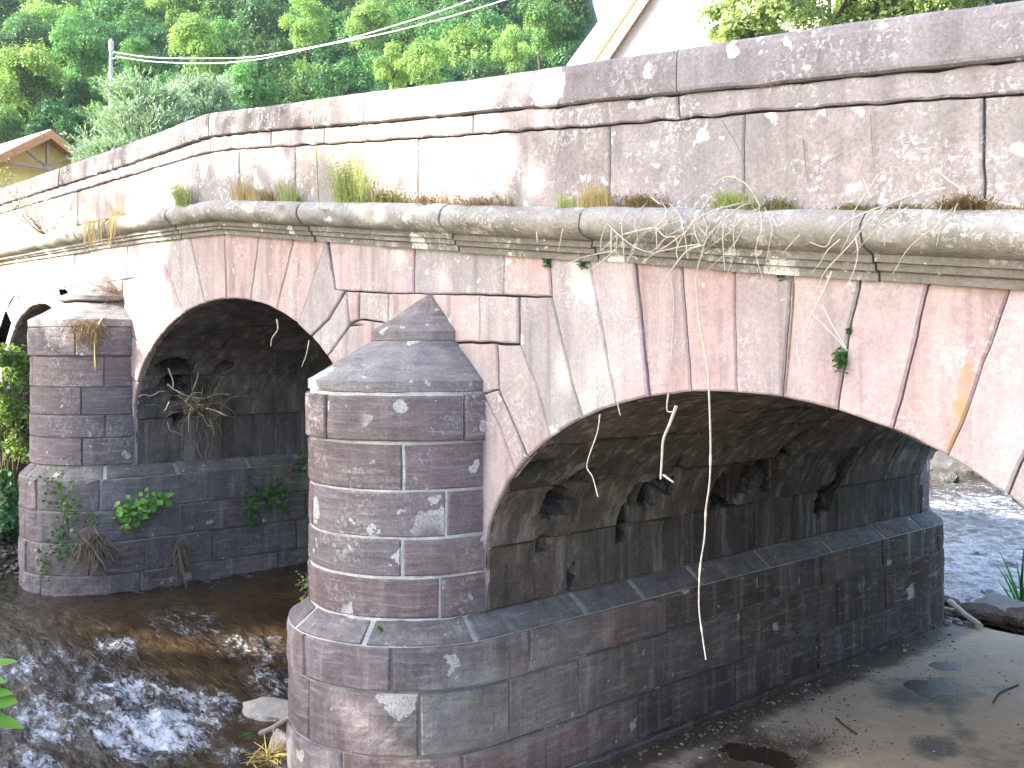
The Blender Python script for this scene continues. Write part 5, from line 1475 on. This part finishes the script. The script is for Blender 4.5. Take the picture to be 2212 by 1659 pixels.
# foreground leaves at the lower left edge
M_big = leaf_mat("large_fresh_leaf", (.11, .27, .04), trans=.4, objvar=0)
e = empty("broadleaf_plant", at_d(-60, 1640, 4.0), 'large fresh green leaves of a near plant poking in at the lower left edge', 'plant')
stm = MB(); q0 = at_d(-60, 1700, 4.0)
def big_leaf(base, tip, w, seed):
    mb = MB(); a = Vector(tip) - Vector(base); L = a.length; a.normalize(); vn = ((CAM - Vector(base)).normalized() + Vector((.1, -.2, .75))).normalized(); c = vn.cross(a).normalized(); up_ = a.cross(c); n = 10; vs = []
    for k in range(n + 1):
        t = k / n; ww = w * (math.sin(PI * t ** .7) ** .8 if 0 < t < 1 else 0.0) * (1 + .1 * math.sin(k * 5)); dr = -.15 * L * t * t
        m_ = Vector(base) + a * L * t * 1.05 + Vector((0, 0, dr * .3)); vs += [tuple(m_ - c * ww + up_ * ww * .3), tuple(m_), tuple(m_ + c * ww + up_ * ww * .3)]
    fs = []
    for k in range(n): fs += [(3 * k, 3 * k + 1, 3 * k + 4, 3 * k + 3), (3 * k + 1, 3 * k + 2, 3 * k + 5, 3 * k + 4)]
    mb.add(vs, fs, (1, 1, 1)); mb.build("leaf", M_big, e, smooth=True)
for i, (b, t, w) in enumerate((((-50, 1440), (36, 1424), .022), ((-60, 1478), (8, 1468), .035), ((-60, 1545), (48, 1566), .034), ((-50, 1525), (36, 1512), .045), ((-50, 1500), (24, 1494), .03))):
    B, T = at_d(*b, 4.0), at_d(*t, 3.9); big_leaf(B, T, w, i); tube(stm, [q0, (q0 + B) / 2 + Vector((0, 0, .05)), B], [.006, .004, .003])
stm.build("stem", M_fern, e)

# ================================================================ rocks, drift timber
M_rock = stone_mat("river_rock", wear=(.30, .28, .25), lichen=.05, speck=.4, streak=.1, rough_bump=1.2)
M_rockw = stone_mat("dark_wet_rock", wear=(.07, .066, .06), lichen=.0, speck=.2, streak=.1, rough_bump=1.2)
def rock(c, s, seed, label, mat=M_rock, col=(.33, .30, .27), group=None, rot=0.0, name="rock"):
    bm = bmesh.new(); bmesh.ops.create_icosphere(bm, subdivisions=4, radius=1)
    M = Matrix.Rotation(rot, 3, 'Z'); V = []
    for v in bm.verts:
        p = v.co.copy(); p = p * (1 + .30 * nz(p, 1.1, seed) + .14 * nz(p, 2.6, seed) + .05 * nz(p, 7, seed))
        for ax in ((1, .3, .2), (-.4, 1, .1), (.1, -.5, 1), (-.9, -.4, .3), (.4, .5, .9)):
            a = Vector(ax).normalized(); dd = p.dot(a) - .78
            if dd > 0: p -= a * dd * .85
        p = M @ Vector((p.x * s[0], p.y * s[1], p.z * s[2])); V.append(tuple(p + Vector(c)))
    F = [tuple(l.index for l in f.verts) for f in bm.faces]; bm.free()
    mb = MB(); mb.add(V, F, col); o = mb.build(name, mat, origin=c, smooth=True); m = o.modifiers.new("e", 'EDGE_SPLIT'); m.split_angle = math.radians(34)
    return tag(o, label, "rock", group)
c = on_z(590, 1540, .02); rock((c.x - .02, c.y + .12, -.02), (.62, .26, .13), 3, 'large flat pale rock slab in the water at the left of the middle pier base', rot=.55, col=(.42, .38, .33))
c = on_z(607, 1620, .0); rock((c.x, c.y, .02), (.14, .12, .17), 5, 'upright pale stone wedged against the middle pier base', rot=.2, col=(.40, .36, .33))
c = on_z(640, 1655, .0); rock((c.x + .02, c.y - .1, -.05), (.20, .16, .12), 8, 'dark stone at the foot of the middle pier, bottom edge', M_rockw, (.15, .13, .11))
mb = MB(); tube(mb, smooth_line([on_z(559, 1586, .10), on_z(590, 1572, .14), on_z(622, 1552, .20), on_z(640, 1545, .24)], 5), [.018] + [.026] * 15, (1, 1, 1), 10)
tag(mb.build("drift_log", plain("bleached_log", (.40, .32, .27), .85, 25, .25, .4, .01), origin=on_z(559, 1586, .1)), 'short bleached log end resting on the rock slab by the middle pier', 'log')
rg = random.Random(77); mb = MB(); cc = on_z(585, 1645, .05)
for i in range(60):
    a = Vector((rg.uniform(-1, 1), rg.uniform(-1, 1), rg.uniform(-.1, .5))).normalized() * rg.uniform(.1, .3); s = cc + Vector((rg.gauss(0, .06), rg.gauss(0, .06), rg.uniform(0, .08)))
    k = rg.uniform(.7, 1.2); tube(mb, [s, s + a * .5 + Vector((0, 0, .01)), s + a], [.006, .005, .003], (k, k, k * .8), 4)
tag(mb.build("reed_litter", plain("yellow_dry_reeds", (.42, .33, .14), .9, 20, .2, .2, .01), origin=cc), 'yellow dry reed litter at the bottom edge beside the middle pier', 'dead reeds')
mb = MB(); cc = on_z(536, 1592, .03)
for i in range(40): sprig_leaves(mb, cc + Vector((rg.gauss(0, .05), rg.gauss(0, .03), .0)), Vector((rg.uniform(-1, 1), rg.uniform(-1, 1), .5)), .04, 3, .012, rg)
tag(mb.build("water_weed", M_fern, origin=cc), 'small bright green water weed off the tip of the drift log', 'plant')
# right: stones and driftwood behind the bridge
for i, (px, py, sx, lab) in enumerate(((2048, 1300, .22, 'mossy stone leaning on the rear corner of the middle pier'), (2108, 1322, .30, 'dark red stone at the water edge behind the bridge'), (2135, 1325, .34, 'brown stone next to the dark red one'),
                                       (2180, 1322, .55, 'wide flat pale rock at the right edge beyond the arch'), (2212, 1335, .4, 'stone cut by the right edge beyond the arch'))):
    c = on_z(px, py, .05); rock((c.x, c.y, .06), (sx, sx * .7, sx * .38), 20 + i, lab, M_rock if i in (3,) else M_rockw, (.33, .30, .28) if i == 3 else (.16, .12, .10))
for i, (px, py, sx, lab) in enumerate(((2052, 1012, .8, 'pale pointed rock far up the river below the arch curve'), (2085, 1022, .6, 'low dark rock far up the river'), (2110, 1018, .9, 'mossy dark boulder at the far bank under the arch'), (2040, 1035, .5, 'small dark rock far upstream beside the pier corner'))):
    c = on_z(px, py, .05); rock((c.x, c.y, .1), (sx, sx * .7, sx * .6), 30 + i, lab, M_rockw, (.08, .08, .08) if i == 0 else (.04, .04, .035))
mb = MB(); L = [on_z(a, b, .08) for a, b in ((2052, 1300), (2068, 1312), (2085, 1328), (2105, 1342), (2118, 1352))]
tube(mb, smooth_line(L, 4), [.05, .05, .045] + [.04] * 14, (1, 1, 1), 7)
tag(mb.build("driftwood_branch", M_vine, origin=L[0]), 'bleached driftwood branch on the sand by the rear corner of the pier', 'driftwood')
mb = MB(); L = [on_z(a, b, .045) for a, b in ((2035, 1312), (2060, 1318), (2090, 1310), (2130, 1318))]; tube(mb, smooth_line(L, 4), .03, (1, 1, 1), 6)
tag(mb.build("driftwood_branch", M_vine, origin=L[0]), 'thin pale stick lying along the water edge behind the bridge', 'driftwood')
for pts, r, lab in (([(1805, 1428), (1820, 1440), (1850, 1460)], .012, 'short reddish twig lying on the sand near the lower right'), ([(2145, 1520), (2160, 1500), (2200, 1480)], .010, 'thin dark twig on the sand at the right edge')):
    L = [on_z(a, b + (130 if 'reddish' in lab else 0), .03) for a, b in pts]; 
    L = [Vector((q.x, q.y, gz(q.x, q.y) + .012)) for q in L]
    mb = MB(); tube(mb, smooth_line(L, 4), r, (1, 1, 1), 5); tag(mb.build("twig", plain("reddish_twig", (.16, .07, .05), .9, 20, .2, .2, .01), origin=L[0]), lab, 'twig')
# reed plant at the right edge
rg = random.Random(90); b = on_z(2207, 1315, .05); e = empty("reed_plant", b, 'tall bright green reed plant at the right edge beyond the arch', 'plant')
mb = MB(); sz = (b - CAM).dot(FW) / FPX
for i in range(16):
    a = Vector((rg.uniform(-1, 1), rg.uniform(-.5, .5), rg.uniform(1.2, 3))).normalized(); L = sz * rg.uniform(60, 150)
    p = b + Vector((rg.gauss(0, .05), rg.gauss(0, .05), 0)); sd = RT * .022; vs = []
    for k, t in enumerate((0, .3, .65, 1)):
        q = p + a * L * t + Vector((a.x, a.y, -.25)) * L * .4 * t * t; ww = (1, .9, .6, .05)[k]; vs += [tuple(q - sd * ww), tuple(q + sd * ww)]
    mb.add(vs, [(0, 1, 3, 2), (2, 3, 5, 4), (4, 5, 7, 6)], (1, 1, 1))
mb.build("leaves", leaf_mat("reed_green", (.06, .30, .06), objvar=0), e)
mb = MB(); tube(mb, [b, b + Vector((0, 0, sz * 60)), b + Vector((.03, 0, sz * 130))], [.03, .022, .006]); mb.build("stem", M_fern, e)
# pebbles strewn on the sand and shore: too many to count
rg = random.Random(12); mb = MB()
ico = bmesh.new(); bmesh.ops.create_icosphere(ico, subdivisions=1, radius=1); IV = [v.co.copy() for v in ico.verts]; IF = [tuple(v.index for v in f.verts) for f in ico.faces]; ico.free()
def pebbles(n, pf, s0, s1, cols):
    for i in range(n):
        p = pf(); s = rg.uniform(s0, s1); c = rg.choice(cols); k = rg.uniform(.6, 1.3); z = gz(p[0], p[1]); o = rg.uniform(0, 50)
        mb.add([(p[0] + v.x * s * (1 + .3 * nz(v, 1, o)), p[1] + v.y * s * .8 * (1 + .3 * nz(v, 1, o + 3)), z + s * .25 + v.z * s * .5) for v in IV], IF, tuple(q * k for q in c))
def at_px(a, b, c_, d): 
    q = on_z(rg.uniform(a, b), rg.uniform(c_, d), .02); return (q.x, q.y)
PC = [(.4, .38, .35), (.22, .20, .17), (.5, .48, .45), (.14, .12, .10), (.24, .19, .16)]
pebbles(420, lambda: at_px(1520, 1860, 1500, 1640), .006, .017, PC); pebbles(420, lambda: at_px(1300, 2210, 1400, 1659), .004, .016, PC); pebbles(160, lambda: (-6.25 + rg.random() ** 2 * .5, rg.uniform(.6, 8)), .008, .03, PC)
pebbles(160, lambda: at_px(2040, 2212, 1320, 1350), .02, .07, PC); PC = [tuple(q * .4 for q in c) for c in PC]; pebbles(300, lambda: at_px(-20, 60, 1250, 1320), .02, .06, PC)
tag(mb.build("gravel", plain("pebble_stone", (.9, .9, .9), .85, 10, .1, .3, .01)), 'scattered pebbles on the sand and shore', 'gravel', kind='stuff')
# far bank seen through the big arch
bush(2075, 985, 36, 1.1, .6, 2200, .09, G_bank2, 'dark low bush on the far bank above the pale pointed rock', 81)
bush(2140, 1000, 40, 1.6, .8, 2600, .10, G_bank2, 'dark bush on the far bank behind the mossy boulder', 82)
# ================================================================ light
world = bpy.data.worlds.new("World"); SC.world = world; world.use_nodes = True
wt = world.node_tree; bg = wt.nodes["Background"]; sky = wt.nodes.new("ShaderNodeTexSky"); sky.sky_type = 'NISHITA'; sky.sun_disc = False
SUN = Vector((-.38, -.78, .50)).normalized()
el = math.asin(SUN.z); az = math.atan2(SUN.x, SUN.y)
sky.sun_elevation = el; sky.sun_rotation = az; sky.air_density = 1.0; sky.dust_density = 2.0; sky.ozone_density = 1.0
wt.links.new(sky.outputs[0], bg.inputs[0]); bg.inputs[1].default_value = .15
sl_ = bpy.data.lights.new("sun", 'SUN'); sl_.energy = 3.7; sl_.angle = math.radians(.6); sl_.color = (1.0, .94, .84)
so = bpy.data.objects.new("sun", sl_); COL.objects.link(so); so.rotation_euler = (-SUN).to_track_quat('-Z', 'Y').to_euler(); so.location = SUN * 30

hz = MB(); box(hz, -300, 160, -100, 380, -3.5, 160); hk = NT("thin_haze"); pv = hk.n("ShaderNodeVolumePrincipled"); pv.inputs["Density"].default_value = .0003; pv.inputs["Color"].default_value = (.80, .90, 1.0, 1); pv.inputs["Anisotropy"].default_value = .3
hk.t.links.new(pv.outputs[0], hk.out.inputs["Volume"]); tag(hz.build("haze", hk.m), 'thin blue summer haze filling the valley', 'haze', kind='stuff')
# trees on the bank behind the photographer: they throw the dappled shade; the last three are added to dim sunlit stone
G_bk = leaf_mat("bankside_tree_leaves", (.06, .11, .03), trans=.3, objvar=0)
def shade_tree(tx, tz, s, R_, n, label, seed, ty=0.0, leaf=.12):
    s *= 1.35; n = int(n * 3.0)
    p = Vector((tx, ty, tz)) + SUN * s
    me = crown_mesh("crown_leaves", G_bk, seed, R_ * .9, R_, 40, n, leaf, (1, 1, 1), .3)
    g = gz(p.x, p.y) if p.x > -33 and p.y > -13 else 2.4
    g = min(g, p.z - R_ * .8)
    e = empty("shade_tree", (p.x, p.y, g), label, "tree"); o = bpy.data.objects.new("crown", me); COL.objects.link(o); o.parent = e; o.location = (0, 0, p.z - g)
    mb = MB(); tube(mb, [(p.x, p.y, g - .3), (p.x + .1, p.y, (g + p.z) / 2), (p.x, p.y, p.z + R_ * .3)], [.16, .12, .05], (1, 1, 1), 7); mb.build("trunk", M_bark, e)
shade_tree(-2.6, 4.9, 15, 3.2, 3600, 'tall leafy tree on the bank behind the photographer', 71)
shade_tree(-7.6, 2.2, 13, 2.9, 4200, 'second leafy tree on the bank behind the photographer', 72)
shade_tree(-14.6, .9, 13, 2.7, 4200, 'leafy tree on the near left bank outside the view', 73, ty=-.6)
shade_tree(-1.5, 1.0, 13, 3.4, 4200, 'low spreading tree on the photographer bank', 74)
shade_tree(-10.5, -1.0, 14, 2.8, 4000, 'low tree overhanging the water outside the view', 75, ty=-1.5)

shade_tree(-11.2, 4.55, 15, 1.55, 1500, 'small leafy tree between the two bank trees outside the view', 76)
shade_tree(-9.0, 4.3, 16, 1.4, 1000, 'slender leafy tree on the bank outside the view', 77)
shade_tree(-5.4, 3.9, 15, 1.3, 520, 'thin young tree added outside the view to soften the sun on the arch', 78)  # from here on, unseen trees added only to thin the sun
shade_tree(-10.6, 6.2, 16, 2.3, 330, 'sparse tall tree added outside the view to dim the sunlit parapet', 79)
shade_tree(-15.5, 6.3, 16, 1.9, 200, 'very sparse tall tree added outside the view to dim the far left parapet', 80)

vs_ = SC.view_settings; vs_.view_transform = 'Standard'; vs_.look = 'None'; vs_.exposure = 2.35; vs_.gamma = 1; vs_.use_curve_mapping = False
SC.cycles.max_bounces = 6; SC.cycles.diffuse_bounces = 3; SC.cycles.transmission_bounces = 4; SC.cycles.sample_clamp_indirect = 6
